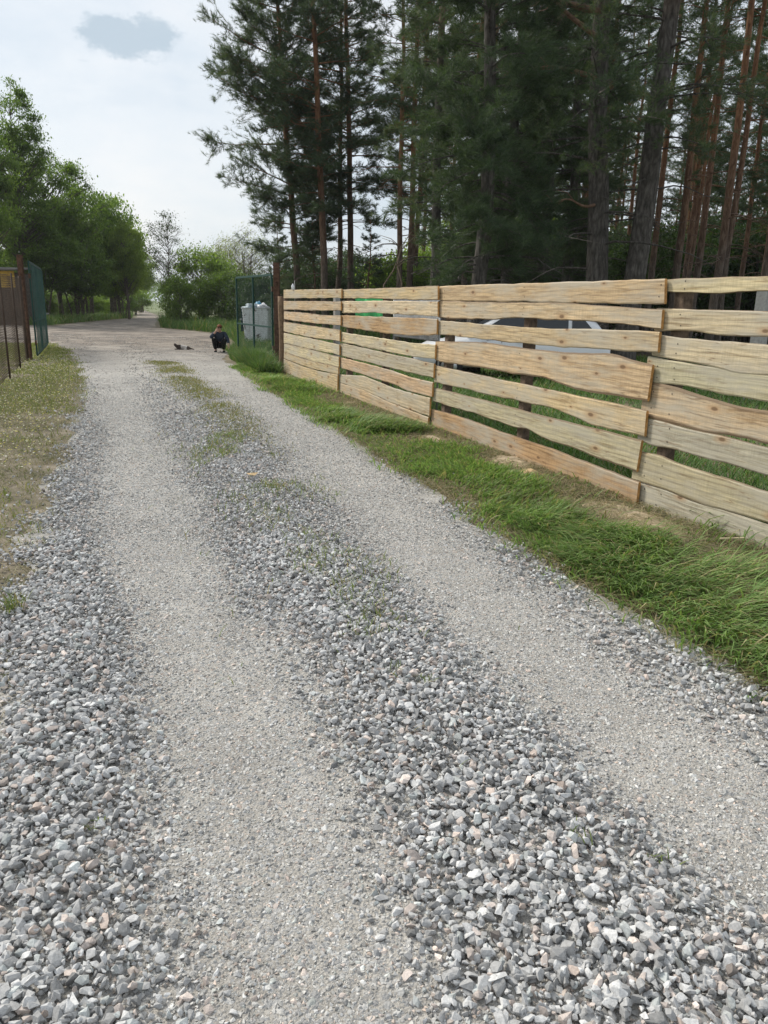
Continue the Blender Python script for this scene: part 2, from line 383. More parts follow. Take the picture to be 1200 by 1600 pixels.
# ------------------------------------------------------------------ crushed stone
def stone_bank(k, npts, seed):
    r = np.random.default_rng(seed); out = []
    for _ in range(k):
        p = r.normal(size=(npts, 3)); p /= np.linalg.norm(p, axis=1)[:, None]; p *= r.uniform(.75, 1.0, (npts, 1))
        bm = bmesh.new()
        for q in p: bm.verts.new(q)
        h = bmesh.ops.convex_hull(bm, input=bm.verts)
        for vv in [x for x in bm.verts if not x.link_faces]: bm.verts.remove(vv)
        bmesh.ops.triangulate(bm, faces=bm.faces[:])
        bm.verts.index_update()
        out.append((np.array([x.co[:] for x in bm.verts]), np.array([[x.index for x in f.verts] for f in bm.faces]))); bm.free()
    return out
def rotm(r, n, tilt):
    a = r.uniform(0, 2 * math.pi, n); b = r.normal(0, tilt, n); c = r.normal(0, tilt, n)
    def rz(a): z = 0 * a; o = z + 1; return np.stack((np.cos(a), -np.sin(a), z, np.sin(a), np.cos(a), z, z, z, o), 1).reshape(-1, 3, 3)
    def rx(a): z = 0 * a; o = z + 1; return np.stack((o, z, z, z, np.cos(a), -np.sin(a), z, np.sin(a), np.cos(a)), 1).reshape(-1, 3, 3)
    def ry(a): z = 0 * a; o = z + 1; return np.stack((np.cos(a), z, np.sin(a), z, o, z, -np.sin(a), z, np.cos(a)), 1).reshape(-1, 3, 3)
    return rz(a) @ rx(b) @ ry(c) @ rz(r.uniform(0, 6.28, n))
def stones(r, X, Y, Z, size, bank, tilt, gain=1.0):
    n = len(X); A = r.integers(0, len(bank), n)
    sc = size[:, None] * np.stack((r.uniform(.8, 1.3, n), r.uniform(.65, 1.0, n), r.uniform(.42, .8, n)), 1)
    Rm = rotm(r, n, tilt)
    u = r.random(n); val = r.normal(.45, .10, n).clip(.18, .68)
    C = np.stack((val, val * .995, val * .985), 1) * np.array(gain)
    C = np.where((u < .10)[:, None], C * (1.12, .98, .90), C); C = np.where(((u > .10) & (u < .18))[:, None], C * (.955, 1.0, .99), C)
    C = np.where(((u > .18) & (u < .20))[:, None], C * (1.16, .97, .86), C); C = np.where(((u > .2) & (u < .32))[:, None], C * .58, C)
    Vs, Fs, Cs = [], [], []; off = 0
    for k, (bv, bf) in enumerate(bank):
        m = np.nonzero(A == k)[0]
        if not len(m): continue
        P = np.einsum('nij,nvj->nvi', Rm[m], bv[None] * sc[m][:, None]) + np.stack((X[m], Y[m], Z[m]), 1)[:, None]
        Vs.append(P.reshape(-1, 3)); Cs.append(np.repeat(C[m], len(bv), 0))
        Fs.append((bf[None] + (off + np.arange(len(m)) * len(bv))[:, None, None]).reshape(-1, 3)); off += len(m) * len(bv)
    return np.concatenate(Vs), np.concatenate(Fs), np.concatenate(Cs)
bankA = stone_bank(16, 13, 1) + stone_bank(10, 22, 5) + stone_bank(8, 10, 6); bankB = stone_bank(14, 8, 2)
r = np.random.default_rng(3); parts = []
def field(n, y0, y1, smin, smax, bank, tilt, mode, zoff, gain=1.0, s0=-.85, s1=3.5):
    Y = y0 + (y1 - y0) * r.random(n); s = r.uniform(s0, s1, n); X = s - SL * Y
    d = track_d(s, Y); e = np.minimum(X - left_x(Y) + .02, right_x(Y) - X) + (fbm(X * 3, Y * 3, 50) - .5) * .5
    dens = sstep(.35, 1.9, d + (r.random(n) - .5) * .5)
    if mode == 'heap': bs = .06 + .22 * sstep(.5, .7, fbm(X * 2.3, Y * 1.2, 58)) + .30 * sstep(3.0, 6.5, Y); p = (bs + (1 - bs) * dens ** 1.3) * np.where(s > tr(Y), .42, 1) * (1 - .5 * sstep(4.5, 10, Y)) * (1 - sstep(10, 19, Y + 4 * (fbm(X, Y, 57) - .5)))
    elif mode == 'chips': p = (.35 + .5 * (1 - dens)) * (1 - .8 * sstep(9, 16, Y))
    else: p = .12 + .6 * sstep(.42, .62, fbm(X * 3, Y * 2, 59))
    p = p * (.02 * sstep(-.9, -.2, e) + .98 * sstep(-.12, .25, e))
    k = r.random(n) < p
    X, Y, d = X[k], Y[k], dens[k]
    sz = r.uniform(0, 1, len(X)) ** 2.0 * (smax - smin) + smin
    if mode == 'heap': sz = sz * (.55 + .45 * d)
    Z = road_z(X, Y) + sz * (zoff - .45 * (1 - d)) + (r.random(len(X)) * .022 * d if mode == 'heap' else 0)
    parts.append(stones(r, X, Y, Z, sz, bank, tilt, gain))
field(90000, 1.0, 5.0, .008, .0255, bankA, .55, 'heap', .25)
field(60000, 5.0, 11, .012, .026, bankB, .5, 'heap', .3)
field(30000, 11, 19, .014, .026, bankB, .5, 'heap', .3)
field(230000, 1.0, 5.5, .0045, .012, bankB, .55, 'chips', .3, (1.06, 1.035, .99))
field(26000, 1.0, 6.5, .008, .020, bankA, .35, 'sparse', .15, (1.04, 1.03, 1.0))
field(170000, 5.0, 16.0, .007, .015, bankB, .5, 'chips', .45, (1.06, 1.04, 1.0))
field(60000, 14.0, 36.0, .010, .026, bankB, .4, 'sparse', .3, (.95, .90, .84), -7.5, 4.5)
V = np.concatenate([p[0] for p in parts]); C = np.concatenate([p[2] for p in parts]); off = 0; Fc = []
for p in parts: Fc.append(p[1] + off); off += len(p[0])
tag(link('gravel', npmesh('gravel', V, [np.concatenate(Fc)], False, C), M['stone']), label='loose grey crushed stone heaped between the wheel tracks', kind='stuff')
del V, C, Fc, parts

# ------------------------------------------------------------------ grass
def blades(r, X, Y, h, w, lean, cols, cw=None, Z=None, flop=1.0):
    n = len(X); az = r.uniform(0, 2 * math.pi, n) if cw is None else cw
    D = np.stack((np.cos(az), np.sin(az), 0 * az), 1); az2 = az + math.pi / 2 + r.normal(0, .5, n)
    W = np.stack((np.cos(az2), np.sin(az2), 0 * az2), 1)
    B = np.stack((X, Y, (0 * X if Z is None else Z)), 1); Vs = np.zeros((n, 7, 3))
    for k, (tt, ww) in enumerate(((0, 1), (.35, .95), (.7, .65), (1, 0))):
        up = h * (tt - flop * lean * .55 * tt ** 2.2); out = h * lean * (.35 * tt + .75 * tt ** 2)
        P = B + D * out[:, None]; P[:, 2] += np.maximum(up, .006)
        if k < 3:
            Vs[:, 2 * k] = P - W * (w * ww / 2)[:, None]; Vs[:, 2 * k + 1] = P + W * (w * ww / 2)[:, None]
        else: Vs[:, 6] = P
    b = np.arange(n)[:, None] * 7
    F4 = np.concatenate((b + [[0, 1, 3, 2]], b + [[2, 3, 5, 4]])); F3 = b + [[4, 5, 6]]
    return Vs.reshape(-1, 3), F4, F3, np.repeat(cols, 7, 0)
def join_grass(name, lst, label, kind='stuff'):
    off = 0; V, F4, F3, C = [], [], [], []
    for v, f4, f3, c in lst:
        V.append(v); F4.append(f4 + off); F3.append(f3 + off); C.append(c); off += len(v)
    o = link(name, npmesh(name, np.concatenate(V), [np.concatenate(F4), np.concatenate(F3)], True, np.concatenate(C)), M['grass'])
    return tag(o, label, kind=kind)
def gcol(r, n, a, b, dry=.1, dryc=(.30, .25, .12)):
    u = r.random((n, 1)); c = np.array(a) * (1 - u) + np.array(b) * u; k = r.random(n) < dry
    c[k] = np.array(dryc) * r.uniform(.7, 1.25, (k.sum(), 1)); return c
FX = lambda Y: .69 - .39 * (Y - 10.18)     # foot line of the plank fence
GA, GB = (.095, .175, .05), (.265, .37, .13)
r = np.random.default_rng(11); L = []
# right verge: long trodden grass between track and fence
n = 190000; Y = 2.0 + 17.5 * r.random(n) ** 1.25; u = r.random(n); X = right_x(Y) - .3 + (FX(Y) + .45 - right_x(Y)) * u
e = X - right_x(Y) + .1 + (fbm(X * 1.6, Y * 1.6, 61) - .5) * .5
patch = fbm(X * 1.1, Y * 1.1, 66); foot = (FX(Y) - X)
p = (.10 * sstep(-.15, .1, e) + .9 * sstep(.12, .38, e)) * (.35 + .65 * sstep(.33, .52, patch)) * (.05 + .95 * sstep(.38, 1.0, foot + 1.1 * (patch - .5)))
heaps = [(G(795, 722), .42), (G(676, 687), .34), (G(985, 808), .55), (G(545, 630), .38), (G(829, 741), .25)]
for (hx_, hy_), hr_ in heaps: p = p * (.03 + .97 * sstep(hr_ * .75, hr_ * 1.2, np.hypot(X - hx_, Y - hy_)))
k = r.random(n) < p; X, Y, e, patch = X[k], Y[k], e[k], patch[k]; n = len(X)
tall = sstep(.42, .62, fbm(X * .9 + 5, Y * .9, 71)) * sstep(.05, .35, e)
h = .05 + .09 * r.random(n) + .15 * tall * r.random(n) ** .7
cw = 2.4 + 2.5 * fbm(X * .8, Y * .8, 81) * 2 + r.normal(0, .7, n)
lit = fbm(X * 1.4, Y * 1.4, 77)[:, None]  # patchy random brightness of the blade colours
L.append(blades(r, X, Y, h * 1.2, .0045 + .005 * r.random(n) + .0005 * Y, np.clip(.45 + .4 * r.random(n) + .2 * tall, 0, 1.1), gcol(r, n, GA, GB, .13, (.36, .31, .17)) * (.75 + .6 * lit), cw))
# dry clippings lying flat along the fence and between the tufts
n = 95000; Y = 2.2 + 16 * r.random(n) ** 1.2; X = FX(Y) + .1 - (FX(Y) - right_x(Y) + .1) * r.random(n) ** 1.25
k = r.random(n) < .35 + .65 * sstep(.4, .6, fbm(X * 1.3, Y * 1.3, 79)); X, Y = X[k], Y[k]; n = len(X)
L.append(blades(r, X, Y, .06 + .13 * r.random(n), np.full(n, .004) + .0003 * Y, np.full(n, 1.35), gcol(r, n, (.20, .17, .10), (.40, .33, .21), .3, (.15, .17, .07)), Z=.012 * r.random(n), flop=1.25))
join_grass('verge_grass', L, 'long trodden green grass between the track and the plank fence')
# yard behind the fence
L = []; n = 95000; Y = 3.0 + 24 * r.random(n) ** 1.1; X = FX(Y) + .05 + 14 * r.random(n) ** 1.6
k = (r.random(n) < sstep(.25, .5, fbm(X * .7, Y * .7, 91)) + .25) & ~((X > FX(Y) - .1) & (X < FX(Y) + .16)); X, Y = X[k], Y[k]; n = len(X)
L.append(blades(r, X, Y, .10 + .22 * r.random(n), .007 + .0006 * Y, .4 + .5 * r.random(n), gcol(r, n, (.06, .12, .03), (.15, .25, .07), .06)))
join_grass('yard_grass', L, 'green grass in the yard behind the plank fence')
# left verge: short yellowish turf
L = []; n = 100000; Y = 2.5 + 26 * r.random(n) ** 1.15; s = r.uniform(-5.0, .1, n); X = s - SL * Y
ed = left_x(Y) - X + (fbm(X * 1.5, Y * 1.5, 101) - .5) * .8; patch = fbm(X * .9, Y * .7, 103)
k = r.random(n) < sstep(-.25, .5, ed) * (.06 + .94 * sstep(.40, .56, patch + .18 * sstep(8, 12, Y))); X, Y = X[k], Y[k]; n = len(X)
L.append(blades(r, X, Y, (.025 + .06 * r.random(n)) * (1 + .5 * (r.random(n) < .1)), .004 + .0005 * Y, .3 + .6 * r.random(n), gcol(r, n, (.12, .16, .042), (.25, .275, .08), .16, (.36, .31, .15))))
n = 40000; Y = 2.5 + 14 * r.random(n) ** 1.1; X = left_x(Y) + .1 - 2.2 * r.random(n); k = r.random(n) < .25 + .75 * sstep(.4, .6, fbm(X * 1.5, Y * 1.5, 107)); X, Y = X[k], Y[k]; n = len(X)
L.append(blades(r, X, Y, .03 + .06 * r.random(n), .003 + .0004 * Y, .7 + .6 * r.random(n), gcol(r, n, (.20, .17, .10), (.36, .31, .19), .35, (.13, .15, .05)), flop=1.2))
join_grass('short_grass', L, 'short yellowish turf on the left verge')
# small pale flowers in that turf
n = 2600; Y = 7 + 15 * r.random(n); X = left_x(Y) - .15 - 1.6 * r.random(n)
V = []; Fq = []
a = np.arange(6) * math.pi / 3
P = np.stack((np.cos(a), np.sin(a), 0 * a), 1)
pts = np.stack((X, Y, .05 + .05 * r.random(n)), 1)[:, None] + (P * .0085)[None] * r.uniform(.7, 1.4, (n, 1, 1)) + r.normal(0, .003, (n, 6, 3))
cc = np.where(r.random((n, 1)) < .55, (.75, .74, .62), (.62, .56, .16))
o = link('flower_litter', npmesh('flower_litter', pts.reshape(-1, 3), [np.arange(n * 6).reshape(-1, 6)], False, np.repeat(cc, 6, 0)), M['grass'])
tag(o, 'scattered tiny white and yellow flowers in the left turf', kind='stuff')
# tall grass: by the gate, embankment, far strip on the left
L = []
def tallpatch(n, fx, hmin, hmax, w, a=(.06, .12, .035), b=(.15, .23, .075), dry=.08):
    X, Y = fx(r.random(n), r.random(n)); m = len(X); nz = fbm(X * .9, Y * .9, 111)
    L.append(blades(r, X, Y, (hmin + (hmax - hmin) * r.random(m)) * (.6 + .8 * nz), w * (.7 + .6 * r.random(m)), .25 + .5 * r.random(m), gcol(r, m, a, b, dry)))
def near_gate(u, v):
    Y = 17.5 + 13 * v; lo = right_x(Y) + .25; hi = np.where(Y < 20.3, FX(Y) - .2, -1.0 - .02 * Y); X = lo + (hi - lo) * u ** 1.1
    k = fbm(X, Y, 115) > .25 * (Y < 19.5); return X[k], Y[k]
tallpatch(30000, near_gate, .22, .60, .012)
def bank(u, v):
    Y = 31 + 30 * v; lo = right_x(Y) + .3; X = lo + (14 + 0 * Y) * u; return X, Y
tallpatch(42000, bank, .35, .95, .022, (.05, .11, .03), (.13, .21, .06))
def farstrip(u, v):
    Y = 47.5 + 36 * v; X = left_x(Y) - .4 - (26 * u); return X, Y
tallpatch(50000, farstrip, .3, .85, .035, (.07, .13, .035), (.17, .25, .085))
join_grass('tall_grass', L, 'tall green grass beyond the gate and beside the lane')
# weeds rooted in the crushed stone
L = []
def tuft(px, py, spread, n, h, a=(.09, .13, .035), b=(.20, .24, .08)):
    x, y = G(px, py); X = x + r.normal(0, spread, n); Y = y + r.normal(0, spread * 1.6, n)
    L.append(blades(r, X, Y, h * (.7 + 1.1 * r.random(n)), .0035 + .0004 * Y, .3 + .6 * r.random(n), gcol(r, n, a, b, .15), Z=road_z(X, Y) + .015))
for px, py, sp, n, h in ((395, 790, .16, 120, .06), (420, 820, .12, 90, .05), (575, 1000, .06, 60, .045), (600, 985, .05, 40, .04), (22, 958, .03, 60, .085), (660, 1100, .02, 14, .04), (905, 1352, .015, 10, .035), (1030, 1370, .015, 10, .03), (150, 1310, .012, 10, .03), (620, 1082, .02, 12, .04), (540, 965, .06, 30, .04)):
    tuft(px, py, sp, n, h)
n = 16000; Y = 7.5 + 13 * r.random(n); s = (tl(Y) + tr(Y)) / 2 + .25 + r.normal(0, .22, n); X = s - SL * Y
k = r.random(n) < sstep(.30, .5, fbm(X * 1.2, Y * .6, 121)) * sstep(7.0, 11, Y); X, Y = X[k], Y[k]; n = len(X)
L.append(blades(r, X, Y, .02 + .045 * r.random(n), .005 + .0004 * Y, .3 + .6 * r.random(n), gcol(r, n, (.13, .15, .05), (.25, .25, .10), .3), Z=road_z(X, Y)))
n = 7500; Y = 2.2 + 7 * r.random(n) ** .8; s = (tl(Y) + tr(Y)) / 2 + r.normal(0, .3, n); X = s - SL * Y; k = r.random(n) < sstep(.46, .78, fbm(X * 2.2, Y * 1.4, 133)) * sstep(2.2, 4.5, Y); X, Y = X[k], Y[k]; n = len(X)
L.append(blades(r, X, Y, .03 + .06 * r.random(n), .003 + .0005 * Y, .3 + .7 * r.random(n), gcol(r, n, (.12, .165, .05), (.25, .29, .11), .2), Z=road_z(X, Y) + .016))
join_grass('weed_grass', L, 'thin weeds rooted in the crushed stone of the track')

# ------------------------------------------------------------------ plank fence
FO = np.array((.69, 10.18)); fu = np.array((.39, -1.0)); fu /= np.linalg.norm(fu); fn = np.array((-fu[1], fu[0]))   # fn points into the yard
FRZ = math.atan2(fu[1], fu[0])
fence = empty('plank_fence', (FO[0], FO[1], 0), FRZ, 'long fence of raw live-edged pine boards along the right of the track', 'fence')
def fence_uz(px, py, off=0.0):
    d = ray(px, py); t = (FO @ fn - off) / (d[:2] @ fn); p = d[:2] * t
    return (p - FO) @ fu, EYE + d[2] * t
def cpx(sc, ox, oy, pts): return [(ox + x / sc, oy + y / sc) for x, y in pts]
PINK, TAN, OLIVE, ORNG, PALE, GREY = (.57, .43, .27), (.53, .405, .245), (.47, .41, .275), (.44, .29, .155), (.58, .485, .32), (.42, .38, .295)
c3 = lambda p: cpx(4.138, 430, 420, p); c4 = lambda p: cpx(3, 680, 420, p); c5 = lambda p: cpx(3.404, 960, 410, p)
panels = [
 (c3, [  # panel by the gate
  ([(78,138),(270,136),(470,133)], [(78,190),(270,188),(470,188)], TAN),
  ([(78,210),(270,212),(466,214)], [(78,262),(270,270),(466,268)], TAN),
  ([(78,278),(200,284),(330,300),(462,305)], [(78,325),(200,343),(330,355),(462,365)], PINK),
  ([(78,345),(250,368),(458,398)], [(78,405),(250,442),(458,468)], PINK),
  ([(78,415),(250,450),(455,492)], [(78,478),(250,515),(455,556)], PALE),
  ([(78,482),(250,520),(450,572)], [(78,538),(250,590),(450,636)], PALE),
  ([(78,540),(250,592),(448,640)], [(78,578),(250,640),(448,680)], TAN),
  ([(78,583),(200,630),(330,668),(444,683)], [(78,668),(200,715),(330,760),(440,795)], TAN)]),
 (c3, [
  ([(471,136),(700,130),(900,122),(1106,114)], [(471,190),(700,190),(900,200),(1106,200)], TAN),
  ([(466,212),(700,210),(900,212),(1102,216)], [(466,284),(700,282),(900,296),(1102,306)], PALE),
  ([(461,303),(700,312),(900,318),(1098,328)], [(461,372),(700,408),(900,430),(1094,424)], ORNG),
  ([(456,412),(700,448),(900,478),(1087,494)], [(456,470),(700,520),(900,560),(1083,582)], PALE),
  ([(453,482),(700,535),(900,575),(1078,615)], [(453,562),(700,618),(900,665),(1074,702)], OLIVE),
  ([(450,574),(700,636),(820,668),(900,700),(1068,735)], [(450,636),(700,712),(820,748),(900,785),(1062,826)], PINK),
  ([(448,686),(600,695),(800,772),(1052,836)], [(447,736),(600,782),(800,868),(1048,950)], PALE),
  ([(446,742),(600,786),(800,872),(1040,962)], [(446,800),(600,858),(800,960),(1035,1066)], PINK)]),
 (c4, [
  ([(55,84),(290,76),(600,68),(1132,53)], [(55,148),(290,150),(600,156),(850,160),(1130,163)], TAN),
  ([(52,152),(290,160),(600,162),(770,174),(900,184),(1118,197)], [(52,230),(290,236),(450,228),(600,240),(800,246),(960,262),(1112,278)], PINK),
  ([(48,245),(250,262),(450,276),(600,284),(850,290),(1106,301)], [(45,308),(180,318),(380,342),(600,362),(860,378),(1098,391)], TAN),
  ([(38,342),(250,346),(450,375),(640,395),(800,402),(868,393),(950,424),(1074,452)], [(35,430),(200,455),(400,488),(560,508),(640,545),(800,580),(900,590),(1050,618)], PINK),
  ([(34,455),(300,512),(600,572),(800,615),(1044,668)], [(30,530),(300,590),(600,652),(800,735),(1034,782)], PINK),
  ([(24,560),(300,626),(450,664),(560,696),(800,752),(1018,806)], [(20,622),(200,670),(330,712),(400,742),(480,745),(560,800),(700,838),(850,900),(994,942)], OLIVE),
  ([(15,660),(150,696),(350,766),(600,848),(1006,1000)], [(10,768),(300,850),(600,985),(850,1080),(992,1116)], ORNG)]),
 (c5, [
  ([(330,95),(560,86),(817,80)], [(330,155),(480,152),(560,160),(600,178),(640,160),(720,150),(817,150)], PALE),
  ([(322,250),(420,252),(600,258),(817,265)], [(322,362),(450,360),(560,372),(640,385),(817,392)], PALE),
  ([(308,385),(400,405),(600,425),(817,440)], [(303,495),(450,530),(600,560),(730,592),(817,592)], PALE),
  ([(270,510),(400,536),(600,560),(817,595)], [(262,635),(400,650),(600,690),(817,725)], OLIVE),
  ([(250,640),(400,675),(500,715),(600,740),(700,775),(817,785)], [(235,828),(400,868),(560,908),(650,913),(817,946)], PINK),
  ([(228,838),(300,842),(350,865),(500,905),(600,912),(817,975)], [(222,950),(270,978),(350,985),(600,1050),(817,1115)], GREY),
  ([(200,1015),(290,1025),(420,1085),(600,1135),(817,1205)], [(190,1170),(330,1200),(450,1265),(600,1300),(817,1363)], OLIVE),
  ([(190,1180),(300,1203),(450,1270),(600,1306),(817,1377)], [(190,1290),(400,1390),(600,1470),(817,1530)], GREY)]),
]
TH = .026
nails = [fence_uz(443, 560)[0] + .12, fence_uz(540, 560)[0] - .06, (fence_uz(540, 560)[0] + fence_uz(690, 560)[0]) / 2 - .15, fence_uz(690, 560)[0] - .08, fence_uz(690, 560)[0] + .1, fence_uz(813, 640)[0], fence_uz(1040, 600)[0] - .1, fence_uz(1040, 600)[0] + .12, fence_uz(1040, 600)[0] + 2.0]
rb = np.random.default_rng(21)
def make_board(top, bot, tint, y0, y1, bark):
    """top, bot: (u,z) edge lines; the face sits y0..y1 in front of the fence line"""
    top = np.array(top); bot = np.array(bot)
    nx = 46; tt = np.linspace(0, 1, nx)
    tu = np.interp(tt, np.linspace(0, 1, 2), [top[0, 0], top[-1, 0]]); bu = np.interp(tt, [0, 1], [bot[0, 0], bot[-1, 0]])
    tz = np.interp(tu, top[:, 0], top[:, 1]); bz = np.interp(bu, bot[:, 0], bot[:, 1])
    ker = np.array((1, 2, 3, 2, 1)) / 9
    sm = lambda a: np.convolve(np.pad(a, 2, mode='reflect', reflect_type='odd'), ker, 'valid')
    q = rb.uniform(0, 99)
    tz = sm(tz) + (fbm(tu * 5 + q, tu * 0, 5) - .5) * .016 + .006; bz = sm(bz) + (fbm(bu * 5 + q, bu * 0 + 7, 5) - .5) * .02 - .006
    cu = (tu.mean() + bu.mean()) / 2; cz = (tz.mean() + bz.mean()) / 2
    rows = np.array((0, .06, .3, .5, .7, .94, 1.0)); nr = len(rows)
    bevel = np.array((.006, 0, 0, 0, 0, 0, .006))
    U = bu[None] * (1 - rows[:, None]) + tu[None] * rows[:, None]; Zg = bz[None] * (1 - rows[:, None]) + tz[None] * rows[:, None]
    f = (U - U.min()) / (U.max() - U.min()); Yf = -(y0 + (y1 - y0) * f) + bevel[:, None]
    cup = .004 * np.sin(U * 1.3 + q)
    front = np.stack((U - cu, Yf + cup, Zg - cz), -1).reshape(-1, 3); back = front.copy(); back[:, 1] = (Yf + cup - 2 * bevel[:, None] + TH).ravel()
    V = np.concatenate((front, back)); o = nr * nx
    i = (np.arange(nr - 1)[:, None] * nx + np.arange(nx - 1)[None]).ravel()
    Ff = np.stack((i, i + 1, i + nx + 1, i + nx), 1); Fb = Ff[:, ::-1] + o
    k = np.arange(nx - 1); e1 = np.stack((k, k + o, k + 1 + o, k + 1), 1); t0 = (nr - 1) * nx
    e2 = np.stack((t0 + k, t0 + k + 1, t0 + k + 1 + o, t0 + k + o), 1)
    j = np.arange(nr - 1) * nx; e3 = np.stack((j, j + nx, j + nx + o, j + o), 1); j = j + nx - 1; e4 = np.stack((j, j + o, j + nx + o, j + nx), 1)
    mi = np.concatenate((np.zeros(len(Ff) * 2 + len(e1) * 2), np.ones(len(e3) * 2)))
    hexes = []; nv = len(V); ev_n = 0                       # nail heads where posts stand behind
    for pu in nails:
        if U.min() + .05 < pu < U.max() - .05:
            q_ = (pu - U.min()) / (U.max() - U.min()); za = np.interp(pu, bu, bz); zb = np.interp(pu, tu, tz)
            for fr in (.27, .73):
                uu = pu + rb.normal(0, .015); z_ = za + (zb - za) * (fr + rb.normal(0, .05)); yy_ = -(y0 + (y1 - y0) * q_) + .004 * math.sin(uu * 1.3 + q) - .0022
                a6 = np.arange(6) * math.pi / 3; P6 = np.stack((uu - cu + .0065 * np.cos(a6), np.full(6, yy_), z_ - cz + .0065 * np.sin(a6)), 1)
                hexes.append(np.arange(6) + nv + ev_n); ev_n += 6; V = np.concatenate((V, P6))
    fl = [np.concatenate((Ff, Fb, e1, e2, e3, e4))]
    if hexes: fl.append(np.array(hexes)); mi = np.concatenate((mi, np.full(len(hexes), 2)))
    me = npmesh('board', V, fl, False, None, mi)
    at = me.attributes.new('edge', 'FLOAT', 'POINT'); ev = np.abs(rows - .5) * 2; ev = np.where(ev > .99, 1.0, np.where(ev > .8, .62, .2))
    ev = ev * bark; ev = np.repeat(ev, nx); at.data.foreach_set('value', np.concatenate((ev, ev, np.zeros(ev_n))).astype(np.float32))
    b = link('board', me, [M['board'], M['endgrain'], M['nail']], fence); b.location = (cu, 0, cz)
    jit = rb.normal(1, .05); b.color = (tint[0] * jit, tint[1] * jit * rb.normal(1, .02), tint[2] * jit * rb.normal(1, .03), 1)
    return b
for pi, (cv, bs) in enumerate(panels):
    for bi, (tp, bt, tint) in enumerate(bs):
        y0, y1 = .030, .068
        tp = [fence_uz(*p, -.05) for p in cv(tp)]; bt = [fence_uz(*p, -.05) for p in cv(bt)]
        if pi == 3:                       # runs on past the frame
            for e in (tp, bt):
                z = e[-1][1]; u0 = e[-1][0]
                e += [(u0 + .7, z + rb.normal(0, .012)), (u0 + 1.5, z + rb.normal(0, .015)), (u0 + 2.45, z + rb.normal(0, .012))]
            l0 = min(tp[0][0], bt[0][0]) - .12; tp[0] = (l0, tp[0][1]); bt[0] = (l0, bt[0][1])
        elif pi > 0:                      # left end tucked under the next panel's boards
            tp[0] = (tp[0][0] - .06, tp[0][1]); bt[0] = (bt[0][0] - .06, bt[0][1])
        make_board(tp, bt, tint, y0, y1, rb.choice((.55, .8, 1.05)) if (pi, bi) != (3, 4) else 1.25)
# posts behind the boards
def fence_post(u, h, w, mat):
    bm = bmesh.new(); add_box(bm, (u, .055, h / 2 - .1), (w, w * .9, h + .2), Matrix.Rotation(rb.normal(0, .012), 3, 'Y'), .012)
    return bm_obj('post', bm, mat, fence)
joints = [fence_uz(443, 560)[0], fence_uz(540, 560)[0], fence_uz(690, 560)[0], fence_uz(1040, 600)[0]]
for u, h, mt in ((joints[1] + .06, 1.78, 'wood_post'), ((joints[1] + joints[2]) / 2 - .15, 1.74, 'wood_post'), (joints[2] + .10, 1.80, 'wood_post'),
              (fence_uz(813, 640)[0], 1.72, 'wood_post'), (joints[3] + .03, 1.82, 'wood_post'), (joints[0] + .1, 1.75, 'wood_post'), ((joints[0] + joints[1]) / 2, 1.7, 'wood_post'), (joints[3] + 2.0, 1.78, 'wood_post')):
    fence_post(u, h, .11, M[mt])
# old grey posts of an earlier fence standing just behind
u, _ = fence_uz(526, 520, -.55); c = FO + fu * u + fn * .55; x2 = XZ(1187, 520, 14.5)[0]
for x, y, w_, h, lab in ((c[0], c[1], .12, 1.75, 'weathered grey concrete post behind the far end of the plank fence'), (x2, 14.5, .22, 2.1, 'broad pale concrete post in the yard behind the near boards')):
    bm = bmesh.new(); add_box(bm, (0, 0, h / 2), (w_, w_ * .9, h), None, .012); add_box(bm, (0, 0, h + .02), (w_ * .8, w_ * .7, .04), None, .01)
    o = bm_obj('concrete_post', bm, M['concrete']); o.location = (x, y, 0); o.rotation_euler.z = FRZ + .1; tag(o, lab, 'post')
# stout log closing the fence by the gate
u, _ = fence_uz(443.5, 560, -.02); c = FO + fu * (u - .02)
T = Tubes(); zz = np.linspace(-.1, 1.74, 9); T.add(np.stack((.006 * np.sin(zz * 3), .006 * np.cos(zz * 4), zz), 1), .085 + .006 * np.sin(zz * 5), 14)
o = link('log_post', T.mesh('log_post'), M['log']); o.location = (c[0], c[1], 0); tag(o, 'round brown log post closing the plank fence beside the gate', 'post')
# small white bottle and a stick left on the top edge
def on_top(px, py, off=-.04):
    u, z = fence_uz(px, py, off); c = FO + fu * u + fn * off; return c[0], c[1], z
x, y, z = on_top(464, 452.8, -.045)
T = Tubes(); T.add([(0, 0, 0), (0, 0, .06), (0, 0, .085), (0, 0, .11), (0, 0, .125)], [.032, .034, .03, .014, .013], 10)
o = link('white_bottle', T.mesh('white_bottle'), M['bag_white']); o.location = (x, y, z - .002); tag(o, 'small white bottle standing on the fence top near the gate', 'bottle')
x, y, z = on_top(457.5, 452.8, .02)
T = Tubes(); T.add([(0, 0, -.5), (.004, 0, 0), (0, .003, .19)], [.009, .008, .007], 6)
o = link('thin_stake', T.mesh('thin_stake'), M['concrete']); o.location = (x, y, z); tag(o, 'thin pale stake poking up behind the fence top near the gate', 'stake')

